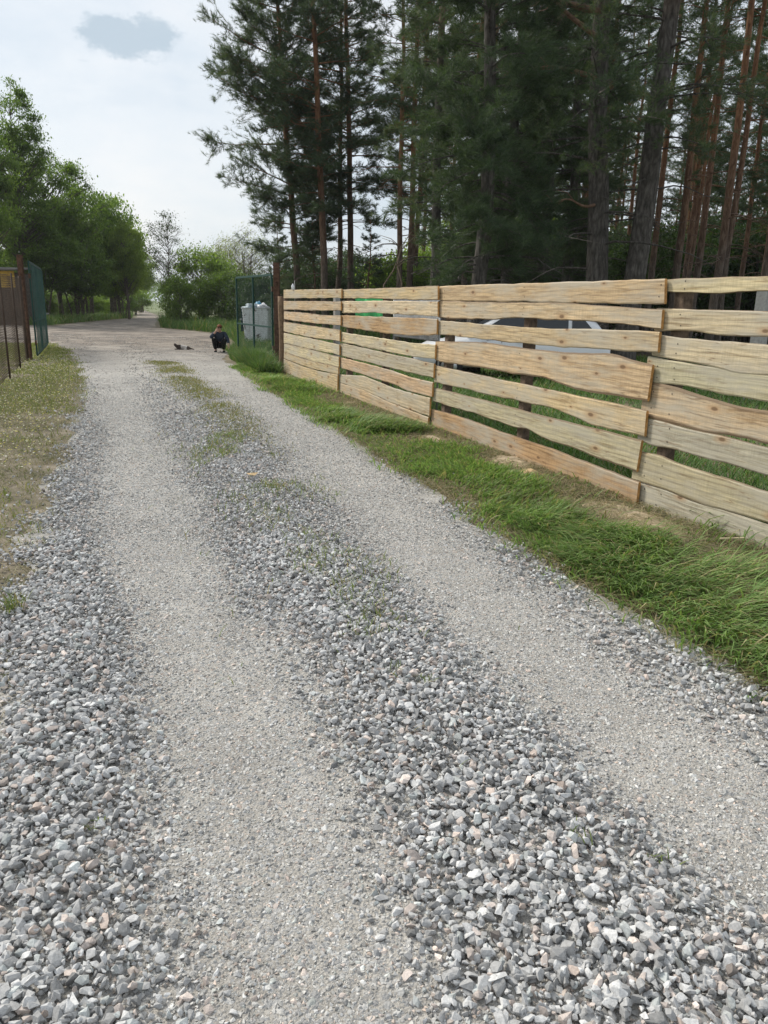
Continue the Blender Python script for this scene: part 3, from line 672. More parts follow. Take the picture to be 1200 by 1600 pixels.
# netting seen through the gaps of the second panel
def diamond(w, h, step, rad, sag=.0, k=3):
    T = Tubes()
    for sgn in (1, -1):
        c = -h
        while c < w + h:
            x0, x1 = c, c + h * 1.0
            z0, z1 = (0, h) if sgn > 0 else (h, 0)
            a, b = max(0, x0), min(w, x1)
            if b - a > .01:
                f = lambda x: z0 + (z1 - z0) * (x - x0) / (x1 - x0)
                xs = np.linspace(a, b, 5)
                T.add(np.stack((xs, .012 * np.sin(xs * 2.1) + .003 * sgn, f(xs)), 1), rad, k, False)
            c += step
    return T
def behind(px, off): u, _ = fence_uz(px, 480, -off); c = FO + fu * u + fn * off; return c, u
c, u0 = behind(557, .35); _, u1 = behind(609, .35)
ng = empty('green_net', (c[0], c[1], 1.20), FRZ, 'bright green net sheet hung behind the upper boards of the second panel', 'net')
w = u1 - u0; xs, zs = np.meshgrid(np.linspace(0, w, 16), np.linspace(0, .58, 10)); yy = .02 * np.sin(xs * 9) + .012 * np.sin(zs * 14)
V = np.stack((xs, yy, zs), -1).reshape(-1, 3); V2 = V + (0, .004, 0); i = (np.arange(9)[:, None] * 16 + np.arange(15)[None]).ravel(); fq = np.stack((i, i + 1, i + 17, i + 16), 1)
link('sheet', npmesh('sheet', np.concatenate((V, V2)), [fq, fq[:, ::-1] + len(V)], True), M['net_green'], ng)
T = diamond(w, .58, .035, .0035); o = link('mesh_weave', T.mesh('mesh_weave'), simple('light_green_cord', (.08, .5, .2), .7), ng); o.location = (0, -.022, 0)
c, u0 = behind(616, .35); _, u1 = behind(688, .35)
nw = empty('wire_netting', (c[0], c[1], 1.12), FRZ, 'grey galvanised chain-link panel behind the second fence panel', 'wire netting')
T = diamond(u1 - u0, .62, .05, .007); link('mesh_weave', T.mesh('mesh_weave'), simple('zinc_wire', (.55, .56, .57), .5), nw)
T = Tubes(); w = u1 - u0; T.add([(0, 0, 0), (w, 0, 0)], .012); T.add([(0, 0, .62), (w, 0, .62)], .012); T.add([(0, 0, -1.2), (0, 0, .64)], .014); T.add([(w, 0, -1.2), (w, 0, .64)], .014)
link('frame', T.mesh('frame'), M['steel'], nw)

# dug sand at the post holes, sawdust, a splinter of wood, a dry leaf
def mound(name, px, py, a, b, h, mat, label, cat, seed, rz=0):
    x, y = G(px, py); nr, na = 10, 40; V = [(0, 0, h)]
    for q in range(1, nr + 1):
        for k in range(na):
            an = 2 * math.pi * k / na; f = q / nr
            w = .75 + .5 * float(fbm(np.array(math.cos(an) * 2 + seed), np.array(math.sin(an) * 2 + seed), seed))
            px_, py_ = a * f * w * math.cos(an), b * f * w * math.sin(an)
            zz = h * (1 - f) ** 1.0 * (.6 + .8 * float(fbm(np.array(px_ * 14 + seed), np.array(py_ * 14), seed))) + .012
            V.append((px_, py_, zz if q < nr else -.01))
    F3 = [(0, 1 + k, 1 + (k + 1) % na) for k in range(na)]; F4 = [(1 + q * na + k, 1 + (q + 1) * na + k, 1 + (q + 1) * na + (k + 1) % na, 1 + q * na + (k + 1) % na) for q in range(nr - 1) for k in range(na)]
    o = link(name, npmesh(name, V, [F3, F4], True), mat); o.location = (x, y, 0); o.rotation_euler.z = rz + FRZ; return tag(o, label, cat)
mound('sand_patch', 795, 722, .42, .24, .05, M['sand'], 'low heap of dug sand at the foot of the third fence panel', 'sand heap', 3)
mound('sand_patch', 676, 687, .34, .2, .04, M['sand'], 'low heap of dug sand where the second and third panels meet', 'sand heap', 5)
mound('sand_patch', 985, 808, .62, .24, .03, M['sand'], 'strip of bare dug sand beside the orange bottom board', 'sand heap', 8)
mound('sand_patch', 545, 630, .4, .2, .03, M['sand'], 'bare sandy spot at the end of the first fence panel', 'sand heap', 9)
mound('sawdust_pile', 829, 741, .17, .12, .045, M['sawdust'], 'small orange pile of sawdust in front of the sand heap', 'sawdust', 4)
x, y = G(1142, 856)
bm = bmesh.new(); add_box(bm, (0, 0, 0), (.16, .032, .008), None, .003)
for vv in bm.verts: vv.co.y *= 1 - .75 * abs(vv.co.x / .08) ** 1.4; vv.co.z += .012 * (vv.co.x / .08) ** 2
o = bm_obj('wood_splinter', bm, M['chip']); o.location = (x, y, .06); o.rotation_euler = (0, -.1, -.15); tag(o, 'pale splinter of fresh wood lying on the grass by the near boards', 'wood splinter')
x, y = G(394, 761)
V = [(-.05, 0, .02), (-.02, .03, .005), (.03, .028, .012), (.06, 0, .03), (.03, -.025, .006), (-.02, -.03, .012), (0, 0, .022)]
V = np.array(V); V2 = V - (0, 0, .002)
F3 = np.array([(k, (k + 1) % 6, 6) for k in range(6)]); sd = np.array([(k, k + 7, (k + 1) % 6 + 7, (k + 1) % 6) for k in range(6)])
o = link('dry_leaf', npmesh('dry_leaf', np.concatenate((V, V2)), [F3, F3[:, ::-1] + 7, sd]), M['sawdust']); o.location = (x, y, float(road_z(np.array(x), np.array(y))) + .03); tag(o, 'curled orange dry leaf on the gravel between the wheel tracks', 'leaf')

# ------------------------------------------------------------------ gate, left wire fence
def post_box(name, px, py, w, h, mat, label, extra=None):
    x, y = G(px, py); bm = bmesh.new(); add_box(bm, (0, 0, h / 2 - .1), (w, w, h + .2), None, .008); add_box(bm, (0, 0, h + .006), (w + .012, w + .012, .012), None, .003)
    for z in (.5, h - .5): add_box(bm, (0, -w / 2 - .015, z), (.05, .05, .11), None, .01)
    o = bm_obj(name, bm, mat); o.location = (x, y, 0); return tag(o, label, 'gate post')
post_box('gate_post', 434.5, 573, .15, 2.55, M['rust'], 'square rusty steel gate post beside the log and plank fence')
post_box('gate_post', 46.5, 562, .12, 2.65, M['rust'], 'square rusty steel gate post at the end of the left wire fence')
def gate(a, b, h, sheet, label):
    a = np.array(a); b = np.array(b); d = b - a; w = np.linalg.norm(d)
    e = empty('metal_gate', (a[0], a[1], 0), math.atan2(d[1], d[0]), label, 'gate')
    T = Tubes(); z0 = .12
    bm = bmesh.new(); tw = .055
    for x in (0, w): add_box(bm, (x, 0, (z0 + h) / 2), (tw, tw * .8, h - z0), None, .006)
    for z in (z0, h): add_box(bm, (w / 2, 0, z), (w - tw - .004, tw * .8, tw), None, .006)
    bm_obj('frame', bm, M['gate_green'], e)
    bm = bmesh.new(); add_box(bm, (w / 2, 0, (z0 + h) / 2), (.05, .046, h - z0 - tw - .004), None, .005); bm_obj('middle_bar', bm, M['gate_green'], e)
    zc = .98
    for x0, x1 in ((tw / 2 + .002, w / 2 - .027), (w / 2 + .027, w - tw / 2 - .002)):
        bm = bmesh.new(); add_box(bm, ((x0 + x1) / 2, 0, zc), (x1 - x0, .036, .045), None, .005); bm_obj('cross_bar', bm, M['gate_green'], e)
    if sheet:
        bm = bmesh.new(); nrib = 22
        for k in range(nrib): add_box(bm, (tw + (w - 2 * tw) * (k + .5) / nrib, -.034 - .008 * (k % 2), (z0 + h) / 2), ((w - 2 * tw) / nrib * .5, .012, h - z0 - .1), None, .003)
        bm_obj('bar_panel', bm, M['gate_sheet'], e)
    else:
        T = diamond(w - .06, h - z0 - .06, .11, .0028); o = link('wire_mesh', T.mesh('wire_mesh'), M['gate_green'], e); o.location = (.03, -.03, z0 + .03)
    bm = bmesh.new(); add_box(bm, (w - .12, -.07, 1.1), (.16, .03, .05), None, .006); add_box(bm, (w - .06, -.09, 1.1), (.03, .06, .03), None, .006); bm_obj('latch', bm, M['steel'], e)
    for z in (.45, h - .35):
        bm = bmesh.new(); add_box(bm, (-.05, 0, z), (.06, .05, .12), None, .008); bm_obj('hinge', bm, M['rust'], e)
    return e
p0 = np.array(G(429, 572)); x1, _ = XZ(371, 500, 23.6)
gate(p0 + (-.05, .1), (x1, 23.6), 2.28, False, 'open green metal gate leaf with wire mesh in front of the white bin')
p0 = np.array(G(50, 562)); x1, _ = XZ(69, 480, 26.2)
gate(p0 + (.1, .12), (x1, 26.2), 2.5, True, 'open green metal gate leaf by the left wire fence, seen nearly edge on')
# left chain-link fence
a = np.array(G(44, 563)); dd = np.array((.375, -1.0)); dd /= np.linalg.norm(dd); ln = 14.5
wf = empty('wire_fence', (a[0], a[1], 0), math.atan2(dd[1], dd[0]), 'rusty chain-link fence with thin rods along the left verge', 'fence')
T = diamond(ln, 2.0, .09, .0021); o = link('wire_mesh', T.mesh('wire_mesh'), M['wire_rust'], wf); o.location = (.1, 0, .06)
for x in (.3, 2.6, 5.2, 7.9, 10.6, 13.4):
    T = Tubes(); T.add([(x, .01, -.1), (x + .01, .012, 1.0), (x, .01, 2.13)], .02 if x > .5 else .035, 8); link('post', T.mesh('post'), M['wire_rust'], wf)
T = Tubes(); xs = np.linspace(0, ln, 40)
link_t = [T.add(np.stack((xs, 0 * xs + .005, 2.06 + .015 * np.sin(xs * 2.2)), 1), .004, 4), T.add(np.stack((xs, 0 * xs + .005, .15 + .02 * np.sin(xs * 1.7)), 1), .004, 4)]
link('tension_wire', T.mesh('tension_wire'), M['wire_rust'], wf)

# shed behind the wire fence
x1, _ = XZ(24, 470, 47); sh = empty('shed', (x1 - 3.6, 47, 0), 0, 'low shed with yellow upper boards and dark plank wall behind the wire fence', 'shed')
bm = bmesh.new()
for k in range(36): add_box(bm, (-3.5 + 7.2 * (k + .5) / 36, 0, 1.06), (.192, .05 + .012 * (k % 2), 2.12), None, .006)
bm_obj('plank_wall', bm, M['shed_dark'], sh)
bm = bmesh.new()
for k in range(5): add_box(bm, (.1, -.02 - .006 * (k % 2), 2.24 + .19 * k), (7.2, .05, .182), None, .008)
bm_obj('upper_boards', bm, M['shed_yellow'], sh)
bm = bmesh.new(); add_box(bm, (.1, 1.2, 3.25), (7.7, 3.3, .09), Matrix.Rotation(.06, 3, 'X'), .01); bm_obj('roof', bm, M['roofing'], sh)
bm = bmesh.new(); add_box(bm, (3.72, 1.3, 1.5), (.06, 2.56, 3.0), None, .005); add_box(bm, (-3.52, 1.3, 1.5), (.06, 2.56, 3.0), None, .005); add_box(bm, (.1, 2.6, 1.5), (7.3, .05, 3.0), None, .005); bm_obj('side_wall', bm, M['shed_dark'], sh)

# ------------------------------------------------------------------ refuse container
xb, _ = XZ(404, 500, 28.0); bn = empty('waste_container', (xb, 28.0, 0), -.04, 'chipped white metal waste container heaped with rubbish bags behind the gate', 'waste container')
bm = bmesh.new(); prof = [(.10, .36, .42), (.14, .40, .46), (1.36, .475, .58), (1.41, .50, .61), (1.41, .46, .565), (.9, .43, .52)]
rings = []
for z, hx, hy in prof:
    ring = []
    for k in range(24):
        an = 2 * math.pi * (k + .5) / 24; cx, cy = math.cos(an), math.sin(an)
        ex = 2 / 16.0; ring.append(bm.verts.new((hx * math.copysign(abs(cx) ** ex, cx), hy * math.copysign(abs(cy) ** ex, cy), z)))
    rings.append(ring)
for A, B in zip(rings, rings[1:]):
    for k in range(24): bm.faces.new((A[k], A[(k + 1) % 24], B[(k + 1) % 24], B[k]))
bm.faces.new(rings[0][::-1]); bm.faces.new(rings[-1])
t = NT('chipped_bin_paint'); v = t.coord(); n1 = t.noise(v, 3.2, 8, .75)
mp = t.n('Mapping'); mp.inputs['Scale'].default_value = (7, 7, 1.2); t.l(v, mp.inputs['Vector'])
st = t.ramp(t.noise(mp.outputs[0], 2.0, 6), (.5, 0.0), (.68, .55))
c = t.mix(st, (.74, .76, .77), (.36, .33, .30)); t.base(t.mix(t.ramp(n1, (.57, 0.0), (.62, 1.0)), c, (.09, .055, .04))); t.b.inputs['Roughness'].default_value = .6
bm_obj('body', bm, t.m, bn)
for s in (-1, 1):
    T = Tubes(); T.add([(s * .44, 0, 1.15), (s * .60, 0, 1.15)], .03, 8); link('trunnion', T.mesh('trunnion'), M['steel'], bn)
for sx_ in (-1, 1):
    for sy_ in (-1, 1):
        T = Tubes(); T.add([(sx_ * .28 - .03, sy_ * .34, .08), (sx_ * .28 + .03, sy_ * .34, .08)], .08, 14); link('wheel', T.mesh('wheel'), M['black'], bn)
bm = bmesh.new(); add_box(bm, (-.56, .1, .98), (.03, .7, .78), Matrix.Rotation(.05, 3, 'Y'), .012); bm_obj('lid', bm, simple('dark_green_lid', (.015, .045, .045), .5), bn)
def bag(dx, dy, z, rr, mat, label, seed):
    bm = bmesh.new(); bmesh.ops.create_icosphere(bm, subdivisions=3, radius=1)
    q = np.random.default_rng(seed); ph = q.uniform(0, 6, (5, 3)); fr = q.uniform(2, 9, (5, 3))
    for vv in bm.verts:
        p = np.array(vv.co); w = 1 + .2 * sum(math.sin(float(fr[k] @ p) + ph[k, 0]) for k in range(5)) / 1.6
        vv.co = Vector((p[0] * rr[0] * w, p[1] * rr[1] * w, p[2] * rr[2] * w))
        if p[2] > .8: vv.co.z += (p[2] - .8) * .5 * rr[2]; vv.co.x *= 1 - (p[2] - .8) * 2.5; vv.co.y *= 1 - (p[2] - .8) * 2.5
    o = bm_obj('rubbish_bag', bm, mat, None, True); c_, s_ = math.cos(-.12), math.sin(-.12)
    o.location = (xb + dx * c_ - dy * s_, 28 + dx * s_ + dy * c_, z); return tag(o, label, 'rubbish bag')
bag(.20, -.15, 1.40, (.24, .3, .15), M['bag_white'], 'white rubbish bag on the right of the waste container heap', 1)
bag(-.20, -.18, 1.40, (.26, .3, .14), simple('grey_bag', (.42, .50, .54), .5), 'grey rubbish bag on the left of the waste container heap', 2)
bag(.02, .0, 1.46, (.15, .2, .15), M['bag_blue'], 'blue rubbish bag in the middle of the waste container heap', 3)

# ------------------------------------------------------------------ white car in the yard
car = empty('parked_car', (0, 0, 0), 0, 'white car parked in the yard behind the plank fence, glimpsed through the gaps', 'car')
def loft(sections, name, mat, parent, cap=True, smooth=True):
    """sections: list of rings of equal length"""
    A = np.array(sections); m, k, _ = A.shape; V = A.reshape(-1, 3)
    i = np.arange(m - 1)[:, None] * k; j = np.arange(k)[None]; j2 = (j + 1) % k
    F4 = np.stack((i + j, i + k + j, i + k + j2, i + j2), -1).reshape(-1, 4); fs = [F4]
    if cap: fs += [np.arange(k)[None], (np.arange(k)[::-1] + (m - 1) * k)[None]]
    return link(name, npmesh(name, V, fs, smooth), mat, parent)
def hull_ring(x, hw, z0, z1, tw, n=5.0, k=28):
    rg = []
    for q in range(k):
        an = 2 * math.pi * (q + .5) / k; cy, cz = math.cos(an), math.sin(an)
        y = math.copysign(abs(cy) ** (2 / n), cy); z = math.copysign(abs(cz) ** (2 / n), cz)
        zz = (z0 + z1) / 2 + (z1 - z0) / 2 * z; w = hw + (tw - hw) * max(0, z)
        rg.append((x, y * w, zz))
    return rg
# local x: front at negative x
lower = [(-2.15, .62, .36, .62, .60), (-2.10, .76, .28, .70, .72), (-1.9, .84, .26, .80, .78), (-1.3, .87, .26, .92, .80), (-.85, .88, .27, 1.0, .82), (0, .89, .27, 1.03, .84), (1.0, .89, .27, 1.04, .84), (1.8, .88, .28, 1.04, .82), (2.08, .82, .32, 1.0, .76), (2.15, .72, .40, .92, .68)]
loft([hull_ring(*q) for q in lower], 'body', M['car_white'], car)
cab = [(-1.02, .74, .98, 1.02, .70), (-.70, .76, .98, 1.22, .67), (-.25, .77, .98, 1.46, .62), (.1, .77, .98, 1.52, .61), (.8, .77, .98, 1.53, .61), (1.5, .76, .98, 1.49, .60), (1.85, .74, .98, 1.32, .60), (2.08, .72, .98, 1.04, .62)]
loft([hull_ring(*q, n=4.0) for q in cab], 'cabin', M['car_white'], car)
def side_win(pts, s):
    V = [(x, s * (.790 - max(0, z - 1.05) * .22 + off), z) for off in (.006, -.02) for x, z in pts]; k = len(pts)
    f = list(range(k)); g_ = [a + k for a in range(k)][::-1]; sd = [(a, (a + 1) % k, (a + 1) % k + k, a + k) for a in range(k)]
    me = bpy.data.meshes.new('window'); me.from_pydata(V, [], [f, g_] + sd); return link('window', me, M['glass_dark'], car)
for s in (-1, 1):
    side_win([(-.72, 1.06), (-.18, 1.40), (.32, 1.42), (.32, 1.07)], s); side_win([(.42, 1.07), (.42, 1.42), (1.2, 1.41), (1.2, 1.08)], s); side_win([(1.28, 1.08), (1.28, 1.40), (1.55, 1.36), (1.78, 1.10)], s)
V = [(-1.03, -.62, 1.05), (-1.03, .62, 1.05), (-.33, .54, 1.455), (-.33, -.54, 1.455)]; V = [(x - .02, y, z + .02) for x, y, z in V] + [(x + .05, y, z - .02) for x, y, z in V]
me = bpy.data.meshes.new('windscreen'); me.from_pydata(V, [], [(0, 1, 2, 3), (7, 6, 5, 4), (0, 4, 5, 1), (1, 5, 6, 2), (2, 6, 7, 3), (3, 7, 4, 0)]); link('windscreen', me, M['glass_dark'], car)
for x in (-1.35, 1.35):
    for s in (-1, 1):
        T = Tubes(); T.add([(x, s * .70, .31), (x, s * .72, .31), (x, s * .88, .31), (x, s * .90, .31)], [.27, .31, .31, .27], 22); w = link('wheel', T.mesh('wheel'), M['black'], car)
        T = Tubes(); T.add([(x, s * .895, .31), (x, s * .91, .31)], [.19, .17], 16); link('rim', T.mesh('rim'), M['chrome'], w)
for s in (-1, 1):
    bm = bmesh.new(); add_box(bm, (-2.06, s * .6, .66), (.14, .26, .13), Matrix.Rotation(-s * .35, 3, 'Z'), .03); bm_obj('headlight', bm, M['lamp_glass'], car)
    bm = bmesh.new(); add_box(bm, (2.09, s * .66, .84), (.10, .16, .24), None, .03); bm_obj('tail_light', bm, M['lamp_red'], car)
    bm = bmesh.new(); add_box(bm, (-.62, s * .97, 1.06), (.10, .18, .13), None, .03); bm_obj('side_mirror', bm, M['car_white'], car)
    bm = bmesh.new(); add_box(bm, (.18, s * .895, .88), (.18, .02, .03), None, .006); bm_obj('door_handle', bm, M['chrome'], car)
bm = bmesh.new(); add_box(bm, (-2.16, 0, .42), (.08, 1.25, .12), None, .03); add_box(bm, (-2.17, 0, .6), (.05, .7, .07), None, .015); bm_obj('grille', bm, M['black'], car)
xa, _ = XZ(742, 500, 17.6); car.location = (xa + .85, 18.0, 0); car.rotation_euler.z = -.08

# ------------------------------------------------------------------ crouching person
def skin(name, verts, edges, mat, parent, root=0, sub=2):
    me = bpy.data.meshes.new(name); me.from_pydata([v[:3] for v in verts], edges, [])
    o = bpy.data.objects.new(name, me); COL.objects.link(o)
    md = o.modifiers.new('skin', 'SKIN'); md.use_smooth_shade = True
    for k, v in enumerate(verts):
        sv = me.skin_vertices[0].data[k]; rr = v[3]; sv.radius = rr if isinstance(rr, tuple) else (rr, rr); sv.use_root = k == root
    if sub: o.modifiers.new('sub', 'SUBSURF').levels = sub; o.modifiers['sub'].render_levels = sub
    dg = bpy.context.evaluated_depsgraph_get(); ev = o.evaluated_get(dg); m2 = bpy.data.meshes.new_from_object(ev)
    m2.name = name; o.modifiers.clear(); o.data = m2; m2.materials.clear(); m2.materials.append(mat)
    m2.polygons.foreach_set('use_smooth', np.full(len(m2.polygons), True))
    if parent is not None: o.parent = parent
    return o
px_, py_ = G(344, 551)
ps = empty('person', (px_, py_, .008), .12, 'person in dark jacket and black trousers crouching by the lane, hand at the face', 'person')
B = []; E_ = []
def bv(x, y, z, rr, link_to=None):
    B.append((x, y, z, rr))
    if link_to is not None: E_.append((link_to, len(B) - 1))
    return len(B) - 1
pel = bv(0, .12, .27, (.12, .10)); sp_ = bv(0, .04, .42, (.12, .095), pel); ch = bv(0, -.05, .56, (.14, .10), sp_); nk = bv(.01, -.10, .655, .052, ch)
h0 = bv(.015, -.135, .705, (.062, .07), nk); h1 = bv(.02, -.15, .77, (.075, .09), h0); h2 = bv(.022, -.14, .835, (.062, .072), h1)
ns_ = bv(.025, -.245, .755, .012, h1)
def leg(s):
    a = bv(s * .09, .08, .25, .085, pel); b = bv(s * .15, -.12, .36, .075, a); k = bv(s * .17, -.27, .42, .058, b); c = bv(s * .15, -.16, .24, .05, k); d = bv(s * .13, -.07, .085, .036, c)
    bv(s * .135, -.16, .05, (.042, .03), d)
leg(-1); leg(1)
def fingers(w, base, d, up):
    base = np.array(base); d = np.array(d) / np.linalg.norm(d); up = np.array(up) / np.linalg.norm(up); sd = np.cross(d, up)
    pm = bv(*(base + d * .045), (.034, .016), w)
    for k, l in zip((-.027, -.009, .009, .027), (.062, .075, .07, .055)):
        q = bv(*(base + d * .09 + sd * k), .0095, pm); q = bv(*(base + d * (.09 + l * .5) + sd * k * 1.15 - up * .008), .0085, q); bv(*(base + d * (.09 + l * .9) + sd * k * 1.2 - up * .024), .007, q)
    q = bv(*(base + d * .05 + sd * -.045), .011, pm); bv(*(base + d * .085 + sd * -.06 - up * .012), .008, q)
sR = bv(-.16, -.05, .585, .06, ch); eR = bv(-.255, -.24, .47, .045, sR); wR = bv(-.115, -.275, .635, .03, eR); fingers(wR, (-.10, -.272, .655), (.35, .05, .6), (.5, .8, -.2))
sL = bv(.17, -.05, .585, .06, ch); eL = bv(.27, -.17, .40, .045, sL); wL = bv(.30, -.33, .27, .03, eL); fingers(wL, (.302, -.345, .25), (.1, -.35, -.8), (.2, .9, -.3))
skin('body', B, E_, M['skin'], ps)
J = [(0, .11, .30, (.135, .115)), (0, .04, .42, (.145, .12)), (0, -.05, .56, (.16, .12)), (.01, -.09, .635, .068), (-.165, -.05, .585, .078), (-.26, -.24, .465, .06), (-.13, -.272, .615, .042), (.175, -.05, .585, .078), (.275, -.17, .395, .06), (.30, -.315, .285, .042)]
skin('jacket', J, [(0, 1), (1, 2), (2, 3), (2, 4), (4, 5), (5, 6), (2, 7), (7, 8), (8, 9)], M['jacket'], ps)
Tr = [(0, .13, .26, (.14, .12))]; Ee = []
for s in (-1, 1):
    b0 = len(Tr); Tr += [(s * .09, .09, .245, .105), (s * .15, -.12, .36, .092), (s * .17, -.275, .42, .072), (s * .15, -.165, .24, .066), (s * .13, -.08, .10, .055)]
    Ee += [(0, b0), (b0, b0 + 1), (b0 + 1, b0 + 2), (b0 + 2, b0 + 3), (b0 + 3, b0 + 4)]
skin('trousers', Tr, Ee, M['trousers'], ps)
for s in (-1, 1):
    skin('shoe', [(s * .13, -.02, .045, (.045, .042)), (s * .133, -.11, .045, (.048, .042)), (s * .137, -.2, .036, (.045, .03))], [(0, 1), (1, 2)], M['black'], ps)
bm = bmesh.new(); bmesh.ops.create_icosphere(bm, subdivisions=3, radius=1)
for vv in list(bm.verts):
    if vv.co.z < -.1 and vv.co.y < .25: bm.verts.remove(vv)
for vv in bm.verts: vv.co = Vector((vv.co.x * .082 + .022, vv.co.y * .098 - .14, vv.co.z * .082 + .81))
o = bm_obj('hair', bm, M['hair'], ps, True); o.modifiers.new('solid', 'SOLIDIFY').thickness = .012
bm = bmesh.new(); add_box(bm, (-.012, -.235, .782), (.05, .02, .03), None, .006); add_box(bm, (.055, -.235, .782), (.05, .02, .03), None, .006); add_box(bm, (.0215, -.24, .788), (.02, .008, .008), None, .002)
for s in (-1, 1): add_box(bm, (.022 + s * .078, -.185, .788), (.006, .1, .008), None, .002)
bm_obj('glasses', bm, M['black'], ps)
# brown and white animal lying on the dirt
cx_, cy_ = G(285, 547)
an = empty('cat', (cx_, cy_, .012), .35, 'small dark brown and white animal lying on the dirt lane', 'cat')
t = NT('patched_fur'); v = t.coord(); sx = t.n('SeparateXYZ'); t.l(v, sx.inputs[0])
pt = t.math('ADD', t.math('MULTIPLY', t.noise(v, 9.0, 2), .35), t.math('MULTIPLY', t.math('ABSOLUTE', t.math('SUBTRACT', sx.outputs[0], .06)), 1.6))
t.base(t.mix(t.ramp(pt, (.30, 1.0), (.33, 0.0)), (.055, .038, .030), (.66, .61, .56)))
cb = [(-.02, .02, .085, (.075, .08)), (-.13, .0, .09, (.08, .085)), (.10, .0, .075, (.075, .072)), (.19, -.01, .07, (.062, .062)), (-.20, -.03, .13, .045), (-.235, -.06, .155, .055), (-.265, -.095, .145, .028),
      (-.14, -.11, .035, .026), (-.22, -.16, .022, .022), (-.27, -.17, .02, .022), (-.06, -.10, .035, .024), (-.10, -.18, .022, .02), (.16, -.10, .04, .034), (.09, -.16, .024, .022), (.04, -.19, .02, .02), (.2, -.11, .03, .03), (.15, -.19, .022, .02),
      (.27, .01, .04, .022), (.34, -.04, .025, .018), (.36, -.12, .022, .015), (-.225, -.03, .21, .014), (-.26, -.05, .208, .014)]
skin('body', cb, [(0, 1), (0, 2), (2, 3), (1, 4), (4, 5), (5, 6), (1, 7), (7, 8), (8, 9), (1, 10), (10, 11), (2, 12), (12, 13), (13, 14), (3, 15), (15, 16), (3, 17), (17, 18), (18, 19), (5, 20), (5, 21)], t.m, an)

# ------------------------------------------------------------------ trees
def frames(D):
    D = D / (np.linalg.norm(D, axis=1)[:, None] + 1e-9)
    ref = np.where(np.abs(D[:, 2:3]) < .9, (0, 0, 1.), (1., 0, 0)); U = np.cross(ref, D); U /= np.linalg.norm(U, axis=1)[:, None]
    return np.stack((U, np.cross(D, U), D), -1)
def tuft_bank(r, k, nn, length, width):
    out = []
    for _ in range(k):
        az = r.uniform(0, 6.283, nn); th = r.uniform(.15, 1.25, nn); l = length * r.uniform(.7, 1.1, nn); z0 = -length * .9 * r.random(nn)
        D = np.stack((np.sin(th) * np.cos(az), np.sin(th) * np.sin(az), np.cos(th)), 1); w = np.stack((-np.sin(az), np.cos(az), 0 * az), 1) * width / 2
        b = np.stack((0 * az, 0 * az, z0), 1); V = np.stack((b - w, b + w, b + D * l[:, None]), 1).reshape(-1, 3)
        out.append((V, np.arange(nn * 3).reshape(-1, 3)))
    return out
def place(r, bank, P, D, scale):
    A = r.integers(0, len(bank), len(P)); Rm = frames(D); Vs, Fs = [], []; off = 0
    for k, (v, f) in enumerate(bank):
        m = np.nonzero(A == k)[0]
        if not len(m): continue
        Q = np.einsum('nij,nvj->nvi', Rm[m], v[None] * scale[m][:, None, None]) + P[m][:, None]
        Vs.append(Q.reshape(-1, 3)); Fs.append((f[None] + (off + np.arange(len(m)) * len(v))[:, None, None]).reshape(-1, 3)); off += len(m) * len(v)
    return np.concatenate(Vs), np.concatenate(Fs)
